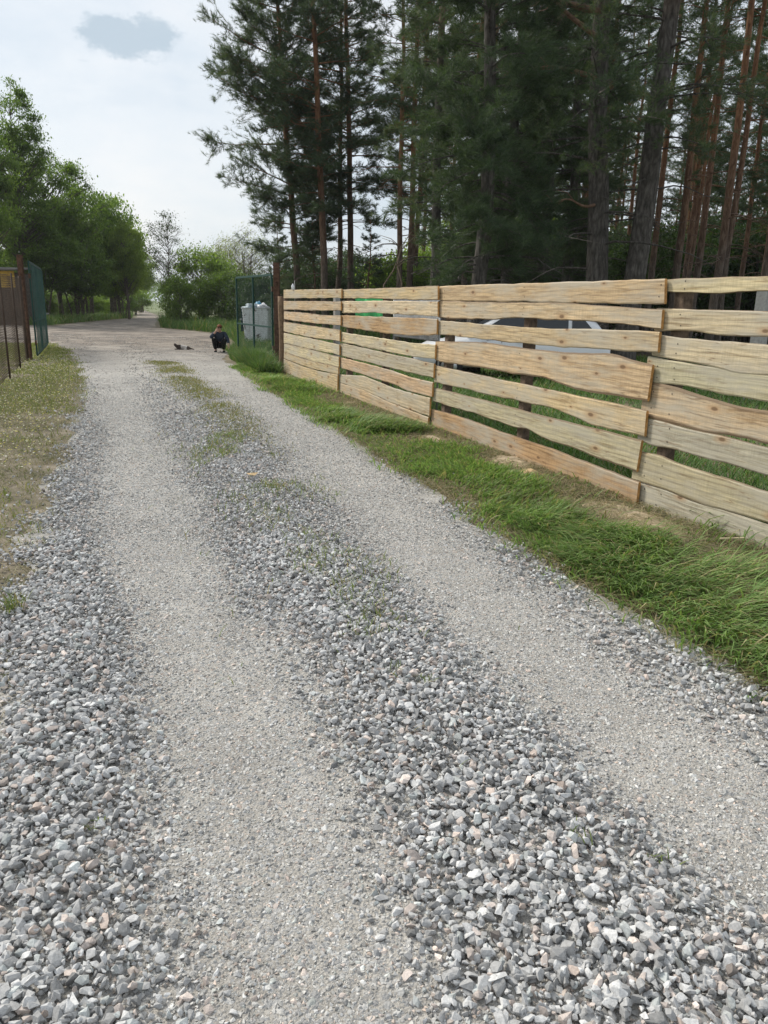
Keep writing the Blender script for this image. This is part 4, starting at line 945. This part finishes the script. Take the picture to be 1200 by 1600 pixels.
def pine(seed, H, r0, cb, cr, whorl=.5, nb=(2, 5), step=.16, nn=12, nl=.15, nw=.012, droop=.25, lean=(0, 0), bias=None, dead=10, deadlen=1.2, bark='bark_pine', split=None, ksides=10, subn=3.2, twig=True, vj=.4):
    r = np.random.default_rng(seed); T = Tubes()
    z = np.concatenate(([-.15, .0, .25, .8], np.linspace(1.8, H, 13))); f = np.clip(z / H, 0, 1)
    wob = np.cumsum(r.normal(0, .035, (len(z), 2)), 0) * np.minimum(1, z / 3)[:, None].clip(0)
    P = np.stack((lean[0] * z + wob[:, 0], lean[1] * z + wob[:, 1], z), 1)
    rad = r0 * ((1 - f) ** .8 * .9 + .06) * (1 + .35 * np.exp(-z.clip(0) / .35))
    T.add(P, rad, ksides)
    at = lambda q: np.array([np.interp(q, z, P[:, k]) for k in range(3)])
    tp, td = [], []
    def along(pts, s0, st):
        seg = np.linalg.norm(np.diff(pts, axis=0), axis=1); L = seg.sum(); cum = np.concatenate(([0], np.cumsum(seg)))
        q = np.arange(s0 * L, L + 1e-6, st); q = np.append(q, L)
        p = np.stack([np.interp(q, cum, pts[:, k]) for k in range(3)], 1); g_ = np.gradient(pts, axis=0)
        d = np.stack([np.interp(q, cum, g_[:, k]) for k in range(3)], 1); return p, d / (np.linalg.norm(d, axis=1)[:, None] + 1e-9)
    zz = cb
    while zz < H - .25:
        t = (zz - cb) / (H - cb); prof = (.62 + .38 * math.sin(math.pi * min(1, t * 1.6))) * (1 - t) ** .55 + .06
        for _ in range(r.integers(*nb)):
            az = r.uniform(0, 6.283); L = cr * prof * r.uniform(.55, 1.15)
            if bias is not None: L *= 1 + bias[2] * (math.cos(az) * bias[0] + math.sin(az) * bias[1])
            if L < .25: continue
            s = np.linspace(0, 1, 7); azs = az + np.cumsum(r.normal(0, .09, 7))
            rise = (.10 + .5 * t) * r.uniform(.4, 1.5) + r.normal(.02, .13)
            hz = L * (rise * s - droop * (1 - t * .7) * s ** 2 * r.uniform(.7, 1.3) + .12 * s ** 3)
            pts = at(zz + r.uniform(-.15, .15)) + np.stack((np.cos(azs) * s * L, np.sin(azs) * s * L, hz), 1)
            T.add(pts, (.008 + .010 * L) * (1 - s * .85), 5, False)
            for q in range(int(L * subn) + 2):
                a = r.uniform(.22, 1); sp = np.array([np.interp(a, s, pts[:, k]) for k in range(3)]); sg = 1 if q % 2 else -1
                aa = az + sg * r.uniform(.35, 1.15); l = max(.22, L * .42 * (1.1 - a * .75) * r.uniform(.6, 1.3)); s4 = np.linspace(0, 1, 4)
                sub = sp + np.stack((np.cos(aa) * s4 * l, np.sin(aa) * s4 * l, l * ((.15 + .3 * t + r.normal(0, vj)) * s4 - droop * .6 * s4 ** 2)), 1)
                T.add(sub, .008 * (1 - s4 * .7), 3, False)
                p, d = along(sub, .25, step); tp.append(p); td.append(d)
                if twig:
                    for w in range(2):
                        b = r.uniform(.35, 1); sp2 = sub[0] + (sub[-1] - sub[0]) * b; a3 = aa + r.choice((-1, 1)) * r.uniform(.4, 1.1); l3 = l * r.uniform(.3, .55)
                        p = sp2 + np.stack([np.array((math.cos(a3), math.sin(a3), r.uniform(-.2, .8))) * l3 * e for e in (.45, 1.0)])
                        d = np.repeat(np.array([(math.cos(a3), math.sin(a3), .3)]), 2, 0); tp.append(p); td.append(d)
            p, d = along(pts, .75, step); tp.append(p); td.append(d)
        zz += whorl * r.uniform(.4, 1.6)
    for _ in range(dead):                    # bare dead branches under the crown
        q = r.uniform(cb * .25, cb * 1.05); az = r.uniform(0, 6.283); L = deadlen * r.uniform(.4, 1.3); s = np.linspace(0, 1, 6); azs = az + np.cumsum(r.normal(0, .16, 6))
        pts = at(q) + np.stack((np.cos(azs) * s * L, np.sin(azs) * s * L, L * (.15 * s - .35 * s ** 2) + np.cumsum(r.normal(0, .03, 6))), 1)
        T.add(pts, .006 + (.006 + .008 * L) * (1 - s), 4, False)
        for w in range(3):
            a = r.uniform(.3, .9); sp = np.array([np.interp(a, s, pts[:, k]) for k in range(3)]); a2 = az + r.uniform(-1, 1); l = L * .4
            T.add(np.stack((sp, sp + np.array((math.cos(a2), math.sin(a2), r.uniform(-.4, .3))) * l)), (.006, .003), 3, False)
    tp = np.concatenate(tp); td = np.concatenate(td); td = td + r.normal(0, .28, td.shape) + (0, 0, .25); tp = tp + r.normal(0, .03, tp.shape)
    V, Fc = place(r, tuft_bank(r, 8, nn, nl, nw), tp, td, r.uniform(.75, 1.3, len(tp)))
    return T.mesh('trunk'), npmesh('crown', V, [Fc]), bark
def thing_tree(name, meshes, label, cat, loc, rz=0.0, sc=1.0, mats=None, group=None):
    e = empty(name, loc, rz, label, cat, group); e.scale = (sc, sc, sc) if not hasattr(sc, '__len__') else sc
    for nm, me, mt in zip(('trunk', 'crown'), meshes[:2], mats):
        o = bpy.data.objects.new(nm, me); COL.objects.link(o); o.parent = e
        if not me.materials: me.materials.append(mt)
    return e
def at_px(px, Y, py=440): return (XZ(px, py, Y)[0], Y, 0)
N_ = lambda b='bark_pine': (M[b], M['needle'])

# edge pines on the left of the wood
A1 = pine(121, 20, .17, 3.9, 3.1, .32, (2, 5), .15, 14, .20, .013, .16, (-.055, 0), (-1, 0, .22), 8, subn=6.5, vj=.55)
A2 = pine(102, 21, .17, 5.2, 2.7, .42, (2, 5), .16, 12, .19, .013, .25, (-.04, 0), None, 14, subn=5.5)
A3 = pine(103, 19, .14, 5.6, 2.5, .42, (2, 5), .16, 12, .19, .013, .25, (-.02, 0), None, 12, subn=5.5)
thing_tree('pine_tree', A1, 'tall pine with long left-reaching boughs, outermost at the wood edge', 'pine tree', at_px(465, 35), 0, 1, N_())
thing_tree('pine_tree', A2, 'tall reddish pine just right of the outermost wood-edge pine', 'pine tree', at_px(510, 33), 0, 1, N_())
thing_tree('pine_tree', A3, 'slim pine standing close behind the reddish one at the wood edge', 'pine tree', at_px(524, 38), 2.1, 1.05, N_())
thing_tree('pine_tree', A2, 'forking-looking pine above the middle of the second fence panel', 'pine tree', at_px(553, 36), 1.2, .97, N_())
A4 = pine(104, 19, .13, 7.5, 2.3, .45, (2, 5), .17, 12, .19, .013, .25, (-.03, 0), None, 26, 1.5)
thing_tree('pine_tree', A4, 'thin orange-lit pine with bare twiggy lower trunk left of the dense dark pine', 'pine tree', at_px(624, 31), 0, 1, N_())
thing_tree('pine_tree', A3, 'slim pine half hidden behind the thin orange-lit one', 'pine tree', at_px(650, 37), 4.0, 1.1, N_())
A7 = pine(108, 9.5, .10, 1.6, 2.3, .34, (3, 5), .15, 10, .16, .013, .3, (0, 0), None, 6, .8)
thing_tree('pine_tree', A7, 'low bushy young pine under the tall wood-edge pines', 'pine tree', at_px(490, 34.5), .5, .62, N_())
thing_tree('pine_tree', A7, 'low bushy young pine behind the rusty post by the gate', 'pine tree', at_px(440, 40), 2.5, .6, N_())
thing_tree('pine_tree', A7, 'low bushy young pine over the joint of the first two panels', 'pine tree', at_px(575, 33), 3.9, .55, N_())
# dense, drooping near pines
B1 = pine(105, 15.5, .2, 2.6, 2.05, .29, (4, 6), .12, 16, .18, .009, .55, (0, 0), (-.3, -1, .25), 30, 1.8, 'bark_pine', None, 12, 5)
thing_tree('pine_tree', B1, 'dense dark drooping pine filling the middle above the third panel', 'pine tree', at_px(742, 18.5), 0, 1, N_('bark_old'))
B2 = pine(106, 16.5, .18, 4.0, 2.1, .34, (3, 5), .13, 14, .18, .01, .45, (.01, 0), None, 24, 1.6, 'bark_pine', None, 12, 3.8)
thing_tree('pine_tree', B2, 'dense dark pine between the drooping pine and the big twin trunks', 'pine tree', at_px(838, 24), .6, 1.0, N_('bark_old'))
thing_tree('pine_tree', B1, 'dense drooping pine in shade right of the middle one', 'pine tree', at_px(795, 22.5), 3.6, 1.0, N_('bark_old'))
thing_tree('pine_tree', B1, 'dense dark pine far back between the twin trunks and the drooping pine', 'pine tree', at_px(880, 27), 5.1, 1.1, N_('bark_old'))
thing_tree('pine_tree', B2, 'dense dark pine set back left of the drooping one', 'pine tree', at_px(684, 25), 3.0, 1.0, N_('bark_old'))
# the two big trunks
C1 = pine(107, 18, .315, 5.0, 3.3, .5, (2, 5), .15, 12, .16, .011, .45, (-.075, 0), (-.7, -.4, .3), 18, 2.3, 'bark_old', None, 18)
c1_ = thing_tree('pine_tree', C1, 'big grey-barked pine with thick straight trunk, left of the leaning twin', 'pine tree', at_px(946, 20.5), 0, 1, N_('bark_old'))
def trunk_x(z): return -.075 * z
for z0_, pts, rr in ((8.3, [(0, 0, 0), (-.6, -.2, .05), (-1.2, -.3, .1), (-1.5, -.4, .35), (-1.7, -.5, .2), (-2.1, -.5, -.25), (-2.5, -.6, -.7)], .085), (7.75, [(0, 0, 0), (-.5, -.15, .25), (-1.0, -.3, .5), (-1.35, -.4, .95), (-1.9, -.4, .8), (-2.6, -.6, .55)], .065),
        (6.9, [(0, 0, 0), (-.7, -.2, .12), (-1.5, -.3, .16), (-2.4, -.5, -.1), (-3.0, -.6, -.5)], .07), (9.4, [(0, 0, 0), (-.5, -.2, .45), (-1.1, -.3, .6), (-1.9, -.4, .65)], .08), (4.1, [(0, 0, 0), (-.35, -.2, -.1), (-.8, -.35, .12), (-1.2, -.4, -.1)], .04)):
    T = Tubes(); p = np.array(pts) + (trunk_x(z0_) - .12, -.1, z0_); tt_ = np.linspace(0, len(p) - 1, len(p) * 4); p = np.stack([np.interp(tt_, np.arange(len(p)), p[:, q]) for q in range(3)], 1)
    for q in range(3): p[2:-2, q] = np.convolve(p[:, q], np.ones(5) / 5, 'valid')
    T.add(p, np.linspace(rr, .012, len(p)), 8)
    for q in range(8, len(p) - 1, 3):
        sg = (-1) ** q; T.add([p[q], p[q] + (-.2, -.1 * sg, .18 * sg), p[q] + (-.45, -.15 * sg, .22 * sg)], (.016, .01, .005), 4)
    link('branch', T.mesh('branch'), M['limb'], c1_)
C2 = pine(109, 18.5, .30, 5.4, 2.8, .55, (2, 5), .15, 12, .16, .011, .5, (.035, 0), (.7, -.5, .2), 12, 1.6, 'bark_old', None, 18)
thing_tree('pine_tree', C2, 'big grey-barked pine leaning right beside its straight twin', 'pine tree', at_px(984, 20.2), 0, 1, N_('bark_old'))
# slim red pines on the right
D1 = pine(110, 19, .135, 11.5, 2.4, .55, (2, 4), .2, 10, .18, .014, .25, (0, 0), None, 12, 1.0)
D2 = pine(111, 20, .13, 10.0, 2.2, .55, (2, 4), .2, 10, .18, .014, .25, (.02, .0), None, 14, 1.1)
D3 = pine(112, 18, .10, 9.0, 2.0, .5, (2, 4), .2, 10, .18, .014, .25, (.05, 0), None, 16, 1.1)
for px, Y, ms, rz, sc, lab in ((1053, 25, D1, 0, 1, 'slim straight reddish pine just right of the leaning big pine'), (1086, 26, D2, 0, 1, 'slim orange-brown pine, second right of the big twin trunks'),
    (1078, 28, D3, 0, .9, 'very thin pale-lit pine leaning beside the orange-brown one'), (1119, 23, D2, 0, 1, 'reddish pine rising to the top right corner, slightly leaning'),
    (1134, 24.5, D3, 0, 1.1, 'thin pine leaning right at the picture edge behind the reddish one'), (1200, 22, D1, 2, 1, 'pine at the far right edge above the near boards')):
    thing_tree('pine_tree', ms, lab, 'pine tree', at_px(px, Y, 430), rz, sc, N_())
# the wood behind
D4 = pine(113, 18, .14, 6.0, 2.4, .55, (2, 4), .22, 9, .24, .018, .3, (0, 0), None, 18, 1.3, twig=True)
r = np.random.default_rng(31); spots = []
tries = 0
while len(spots) < 80 and tries < 6000:
    tries += 1
    Y = 27 + 52 * r.random() ** .9; px = r.uniform(630, 1330)
    x = at_px(px, Y)[0]
    if px < 700 and Y > 50: continue
    if all((x - a) ** 2 + (Y - b) ** 2 > 2.1 ** 2 for a, b in spots): spots.append((x, Y))
for k, (x, Y) in enumerate(spots):
    thing_tree('pine_tree', (D4, D1, D4, D3, D2)[k % 5], 'slender pine standing deep in the dark wood among many like it', 'pine tree', (x, Y, 0), r.uniform(0, 6.28), r.uniform(.85, 1.15), N_(), 'slender pines deep in the wood')

# leafy trees
def leafbank(r, k, size):
    out = []
    for _ in range(k):
        V = np.array(((0, -.5, 0), (.32, 0, .06), (0, .55, 0), (-.32, 0, .06))) * size
        out.append((V[:, [0, 2, 1]], np.array(((0, 1, 2), (0, 2, 3)))))
    return out
def leafy(seed, H, r0, stems, crown, nclump, per, size, csize=.5, spread=.3, bark='bark_leafy', hollow=.35, tw=3):
    """crown: list of (cx, cy, cz, rx, ry, rz) ellipsoids the foliage clumps fill"""
    r = np.random.default_rng(seed); T = Tubes(); st = []
    for k in range(stems):
        a = r.uniform(0, 6.28); b0 = np.array((math.cos(a), math.sin(a), 0)) * (spread * r.random() if stems > 1 else 0)
        top = np.array((crown[0][0], crown[0][1], 0)) + np.array((math.cos(a), math.sin(a), 0)) * (spread * 3 * r.random() if stems > 1 else .1); top[2] = H * r.uniform(.78, .95)
        s = np.linspace(0, 1, 8); pts = b0 + (top - b0) * s[:, None] ** np.array((1.3, 1.3, 1)) + np.cumsum(r.normal(0, .02 * H / 6, (8, 3)) * (1, 1, 0), 0)
        pts[0] = b0 - (0, 0, .1)
        T.add(pts, r0 * (1 - s * .85) * (1 + .3 * (s == 0)), 8, False); st.append(pts)
    vol = np.array([c[3] * c[4] * c[5] for c in crown]); vol = vol / vol.sum(); Ps, Ds, Sc = [], [], []
    for _ in range(nclump):
        c = crown[r.choice(len(crown), p=vol)]; d = r.normal(size=3); d /= np.linalg.norm(d); rad = (hollow + (1 - hollow) * r.random()) ** .55
        P = np.array(c[:3]) + d * rad * np.array(c[3:]) * r.uniform(.85, 1.12)
        if P[2] < .3: continue
        tr_ = st[r.integers(len(st))]; hd = np.linalg.norm(P[:2] - tr_[4, :2]); zz = min(max(P[2] - hd * r.uniform(.35, 1.0) - .15, .12 * H), tr_[-1, 2]); base = np.array([np.interp(zz, tr_[:, 2], tr_[:, q]) for q in range(3)])
        s = np.linspace(0, 1, 5)[:, None]; mid = base + (P - base) * s + np.array((0, 0, 1)) * (s * (1 - s)) * .25 * np.linalg.norm(P - base) * r.uniform(-.2, 1) + r.normal(0, .04, (5, 3)) * s
        T.add(mid, (.008 + .012 * np.linalg.norm(P - base) * r0 / .12) * (1 - s[:, 0] * .8), 4, False)
        n = int(per * r.uniform(.5, 1.5)); cs = csize * r.uniform(.6, 1.3)
        for q in range(tw):
            dd = r.normal(size=3) * (1, 1, .5) * cs * 1.1; T.add(np.stack((mid[-2], P + dd * .5, P + dd)), (.007, .005, .003), 3, False)
        Q = P + r.normal(0, 1, (n, 3)) * (cs, cs, cs * .55); Ps.append(Q); Ds.append(r.normal(0, 1, (n, 3)) + (0, 0, .9)); Sc.append(r.uniform(.6, 1.3, n))
    V, Fc = place(r, leafbank(r, 1, size), np.concatenate(Ps), np.concatenate(Ds), np.concatenate(Sc))
    return T.mesh('trunk'), npmesh('crown', V, [Fc])
LB = lambda m: (M['bark_leafy'], M[m])
# left row
L1 = leafy(201, 14.5, .16, 1, [(0, 0, 12.5, 2.2, 2.2, 2.0), (-.8, 0, 9.6, 2.8, 2.6, 2.2), (1.1, 0, 10.6, 1.9, 1.7, 1.3), (0, 0, 6.6, 3.0, 2.6, 1.8)], 200, 150, .17, .34, hollow=.4)
L2 = leafy(202, 9.0, .11, 3, [(0, 0, 6.3, 2.9, 2.6, 2.6), (.6, 0, 4.6, 3.1, 2.8, 1.6)], 150, 170, .16, .36, .5, hollow=.5)
L3 = leafy(203, 7.2, .08, 6, [(0, 0, 4.8, 2.6, 2.4, 2.3), (.5, 0, 3.5, 2.7, 2.5, 1.2)], 135, 160, .16, .34, .7, hollow=.45)
L4 = leafy(204, 3.4, .04, 6, [(0, 0, 1.9, 1.7, 1.6, 1.5)], 120, 100, .12, .30, .5, hollow=.5)
def leafy_at(name, ms, px, Y, top, H, leafm, label, cat='tree', rz=0.0, wide=1.0, group=None):
    z = XZ(px, top, Y)[1]; sc = z / H
    m2 = (ms[0], ms[1]) if not ms[1].materials or ms[1].materials[0] == M[leafm] else (ms[0], ms[1].copy())
    if m2[1] is not ms[1]: m2[1].materials.clear()
    return thing_tree(name, m2, label, cat, at_px(px, Y, 480), rz, (sc * wide, sc * wide, sc), LB(leafm), group)
leafy_at('leafy_tree', L1, 46, 56, 128, 14.6, 'leaf_dark', 'tallest leafy tree on the left with airy feathery top', 'tree', 0, .85)
leafy_at('leafy_tree', L1, -18, 50, 130, 14.6, 'leaf_dark', 'tall leafy tree cut by the left picture edge', 'tree', 2.4, .9)
leafy_at('leafy_tree', L2, 98, 61, 228, 9.1, 'leaf_dark', 'dark leafy tree just right of the tallest airy one', 'tree', .4, .8)
leafy_at('leafy_tree', L2, 20, 60, 330, 9.1, 'leaf_dark', 'lower dark leafy tree beneath the tallest airy one', 'tree', 4.1, 1.1)
leafy_at('leafy_tree', L3, 140, 66, 276, 7.2, 'leaf_dark', 'dark rounded tree in the middle of the left row', 'tree', 1.4, .8)
leafy_at('leafy_tree', L3, 66, 57, 345, 7.2, 'leaf_dark', 'low dark tree with slim stems in front of the left row', 'tree', 3.3, 1.1)
leafy_at('leafy_tree', L3, 178, 72, 302, 7.2, 'leaf_mid', 'green tree with a leaning stem near the right end of the left row', 'tree', 5.2, .8)
leafy_at('leafy_tree', L3, 120, 60, 372, 7.2, 'leaf_dark', 'small dark tree in front of the middle of the left row', 'tree', .2, 1.15)
leafy_at('leafy_tree', L2, 203, 66, 338, 9.1, 'leaf_light', 'yellow-green tree, sunlight painted into its leaves, at the right end of the left row', 'tree', 2.2, .6)
leafy_at('leafy_tree', L3, 190, 70, 385, 7.2, 'leaf_light', 'low green tree leaning toward the lane gap', 'tree', 4.4, 1.0)  # lit edge by the lane gap put into the leaf colour
leafy_at('leafy_tree', L3, 221, 105, 385, 7.2, 'leaf_light', 'small yellow-green tree farthest down the lane', 'tree', 1.9, .75)  # sunlight on this crown is painted by its yellow-green leaves
leafy_at('leafy_tree', L2, 14, 33, 372, 9.1, 'leaf_light', 'bright green small tree behind the wire fence beside the shed', 'tree', 1.0, .45).location.x -= 1.2
for k, (px, Y, top) in enumerate(((88, 74, 452), (128, 79, 456), (160, 83, 456), (55, 70, 448), (190, 84, 455), (212, 88, 452), (108, 66, 464), (146, 72, 464), (70, 60, 468), (178, 76, 466))):
    leafy_at('leafy_bush', L4, px, Y, top, 3.4, 'leaf_mid' if k % 2 else 'leaf_dark', 'green underwood bush at the foot of the left tree row', 'bush', k * 1.3, 1.3, 'underwood bushes of the left tree row')
# middle
S1 = leafy(205, 8.2, .07, 1, [(0, 0, 5.4, 1.6, 1.5, 2.6), (.1, 0, 7.4, .7, .7, .9)], 110, 24, .13, .30, hollow=.2, tw=5)
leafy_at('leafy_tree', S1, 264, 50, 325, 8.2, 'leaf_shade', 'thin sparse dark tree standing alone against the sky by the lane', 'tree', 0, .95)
leafy_at('leafy_bush', L4, 322, 52, 388, 3.4, 'leaf_mid', 'big round dense green bush right of the thin lone tree', 'bush', .5, .82)
leafy_at('leafy_bush', L4, 278, 49, 432, 3.4, 'leaf_dark', 'dark low bush at the foot of the thin lone tree', 'bush', 2.0, .75)
leafy_at('leafy_bush', L4, 352, 50, 425, 3.4, 'leaf_dark', 'dark green bush beside the big round one, behind the gate', 'bush', 3.0, 1.0)
S2 = leafy(206, 7.5, .06, 5, [(0, 0, 5.0, 2.2, 2.0, 2.4)], 130, 40, .12, .45, .5, hollow=.25, tw=4)
leafy_at('leafy_tree', S2, 385, 66, 352, 7.5, 'leaf_pale', 'pale airy willow-like tree behind the white bin', 'tree', 0, 1.0)
leafy_at('leafy_tree', S2, 350, 78, 365, 7.5, 'leaf_pale', 'pale airy willow-like tree behind the big round bush', 'tree', 2.0, .9)
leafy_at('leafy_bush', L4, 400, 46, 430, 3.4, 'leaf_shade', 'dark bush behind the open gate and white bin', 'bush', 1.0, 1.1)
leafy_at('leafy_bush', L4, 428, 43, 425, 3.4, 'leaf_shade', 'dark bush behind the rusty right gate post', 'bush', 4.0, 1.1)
# underwood of the pine wood
r = np.random.default_rng(41)
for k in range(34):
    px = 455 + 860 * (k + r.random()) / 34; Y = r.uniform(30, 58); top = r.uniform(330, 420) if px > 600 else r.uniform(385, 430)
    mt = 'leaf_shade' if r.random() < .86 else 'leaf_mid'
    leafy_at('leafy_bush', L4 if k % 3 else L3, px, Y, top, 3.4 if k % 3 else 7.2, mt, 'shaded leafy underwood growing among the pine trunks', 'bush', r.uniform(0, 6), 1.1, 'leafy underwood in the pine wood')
# dry branches reaching over the fence
for px, py, Y, pts, lab in ((628, 436, 24, [(0, 0, 0), (-.15, 0, .5), (-.05, .1, 1.0), (.25, .1, 1.45)], 'pale dead branch sticking up behind the second fence panel'),
                       (600, 440, 26, [(0, 0, 0), (.3, 0, .45), (.55, .1, 1.1), (.95, .1, 1.5), (1.4, .1, 1.7)], 'thin pale dead branch arching left of the dense pine')):
    x, z = XZ(px, py, Y); T = Tubes(); p = np.array(pts) + (0, 0, z - .1); p = np.concatenate((np.array([(-.1, 0, -.05)]), p)); T.add(p, np.linspace(.035, .012, len(p)), 6)
    for q in range(2, len(p) - 1):
        T.add([p[q], p[q] + (.3 * (-1) ** q, .1, .25), p[q] + (.65 * (-1) ** q, .1, .35)], (.014, .01, .005), 4)
    o = link('dead_branch', T.mesh('dead_branch'), M['dead']); o.location = (x, Y, 0); tag(o, lab, 'branch')

# far woods on the horizon
r = np.random.default_rng(51); n = 30000; az = R_(-62) + R_(124) * r.random(n); d = 480 + 120 * r.random(n)
hz = (9 + 9 * fbm(az * 40, az * 0, 5)) * r.random(n) ** .6
P = np.stack((np.sin(az) * d, np.cos(az) * d, hz), 1)
V, Fc = place(r, leafbank(r, 1, 2.6), P, r.normal(0, 1, (n, 3)), r.uniform(.6, 1.5, n))
tag(link('far_woods', npmesh('far_woods', V, [Fc]), M['leaf_dark']), 'distant line of trees across the fields', kind='stuff')

bm = bmesh.new(); add_box(bm, (0, 0, 13), (7400, 7400, 28)); 
hm = bpy.data.materials.new('haze'); hm.use_nodes = True; hm.node_tree.nodes.clear(); pv = hm.node_tree.nodes.new('ShaderNodeVolumePrincipled'); ho = hm.node_tree.nodes.new('ShaderNodeOutputMaterial')
pv.inputs['Color'].default_value = (.88, .93, 1, 1); pv.inputs['Density'].default_value = .00028; pv.inputs['Anisotropy'].default_value = .2
hm.node_tree.links.new(pv.outputs[0], ho.inputs['Volume'])
tag(bm_obj('haze', bm, hm), kind='stuff')

# ------------------------------------------------------------------ sky and sun
SUN_EL, SUN_AZ = R_(40), R_(-55)                # azimuth clockwise from +Y
W = bpy.data.worlds.new("World"); S.world = W; W.use_nodes = True
nt = W.node_tree; N = nt.nodes; Lk = nt.links; bg = N['Background']
sky = N.new('ShaderNodeTexSky'); sky.sky_type = 'NISHITA'; sky.sun_disc = False; sky.sun_elevation = SUN_EL; sky.sun_rotation = SUN_AZ
sky.air_density = 1.0; sky.dust_density = 3.0; sky.ozone_density = 1.0
tc = N.new('ShaderNodeTexCoord')
def nz(scale, detail, sc=(1, 1, 2.2)):
    mp = N.new('ShaderNodeMapping'); mp.inputs['Scale'].default_value = sc; Lk.new(tc.outputs['Generated'], mp.inputs['Vector'])
    x = N.new('ShaderNodeTexNoise'); x.inputs['Scale'].default_value = scale; x.inputs['Detail'].default_value = detail; x.inputs['Roughness'].default_value = .62; Lk.new(mp.outputs[0], x.inputs['Vector']); return x.outputs['Fac']
def rmp(f, *st):
    q = N.new('ShaderNodeValToRGB'); e = q.color_ramp.elements
    while len(e) < len(st): e.new(.5)
    for a, (p, c) in zip(e, st): a.position = p; a.color = (*c, 1)
    Lk.new(f, q.inputs[0]); return q.outputs[0]
def mx(f, a, b):
    x = N.new('ShaderNodeMix'); x.data_type = 'RGBA'
    for v, i in ((f, 0), (a, 6), (b, 7)):
        if hasattr(v, 'links'): Lk.new(v, x.inputs[i])
        elif i == 0: x.inputs[0].default_value = v
        else: x.inputs[i].default_value = (*v, 1)
    return x.outputs[2]
cl = rmp(nz(2.6, 7), (.36, (4.35, 4.95, 5.5)), (.52, (5.3, 5.65, 5.95)), (.64, (5.85, 5.98, 6.1)))
veil = mx(.86, sky.outputs[0], cl)
# one small blue-grey cloud
dc = ray(200, 58); dc = dc / np.linalg.norm(dc)
vm = N.new('ShaderNodeVectorMath'); vm.operation = 'SUBTRACT'; Lk.new(tc.outputs['Generated'], vm.inputs[0]); vm.inputs[1].default_value = tuple(dc)
ms = N.new('ShaderNodeVectorMath'); ms.operation = 'MULTIPLY'; Lk.new(vm.outputs[0], ms.inputs[0]); ms.inputs[1].default_value = (1, 1, 2.3)
ln_ = N.new('ShaderNodeVectorMath'); ln_.operation = 'LENGTH'; Lk.new(ms.outputs[0], ln_.inputs[0])
ad = N.new('ShaderNodeMath'); ad.operation = 'MULTIPLY_ADD'; Lk.new(nz(15.0, 7, (1, 1, 1.9)), ad.inputs[0]); ad.inputs[1].default_value = .15; Lk.new(ln_.outputs['Value'], ad.inputs[2])
cf = rmp(ad.outputs[0], (.112, (.85, .85, .85)), (.128, (0, 0, 0)))
fin = mx(cf, veil, (3.3, 4.0, 4.65))
Lk.new(fin, bg.inputs['Color']); bg.inputs['Strength'].default_value = .10
sl = bpy.data.lights.new('sun', 'SUN'); sl.energy = 2.4; sl.angle = R_(12); sl.color = (1, .95, .86)
so = bpy.data.objects.new('sun', sl); COL.objects.link(so)
sd = Vector((math.sin(SUN_AZ) * math.cos(SUN_EL), math.cos(SUN_AZ) * math.cos(SUN_EL), math.sin(SUN_EL)))
so.rotation_euler = sd.to_track_quat('Z', 'Y').to_euler()

S.view_settings.view_transform = 'Standard'; S.view_settings.look = 'None'; S.view_settings.gamma = 1; S.view_settings.exposure = .66
S.render.engine = 'CYCLES'
try: S.cycles.use_denoising = True
except Exception: pass
S.cycles.max_bounces = 6; S.cycles.transparent_max_bounces = 6
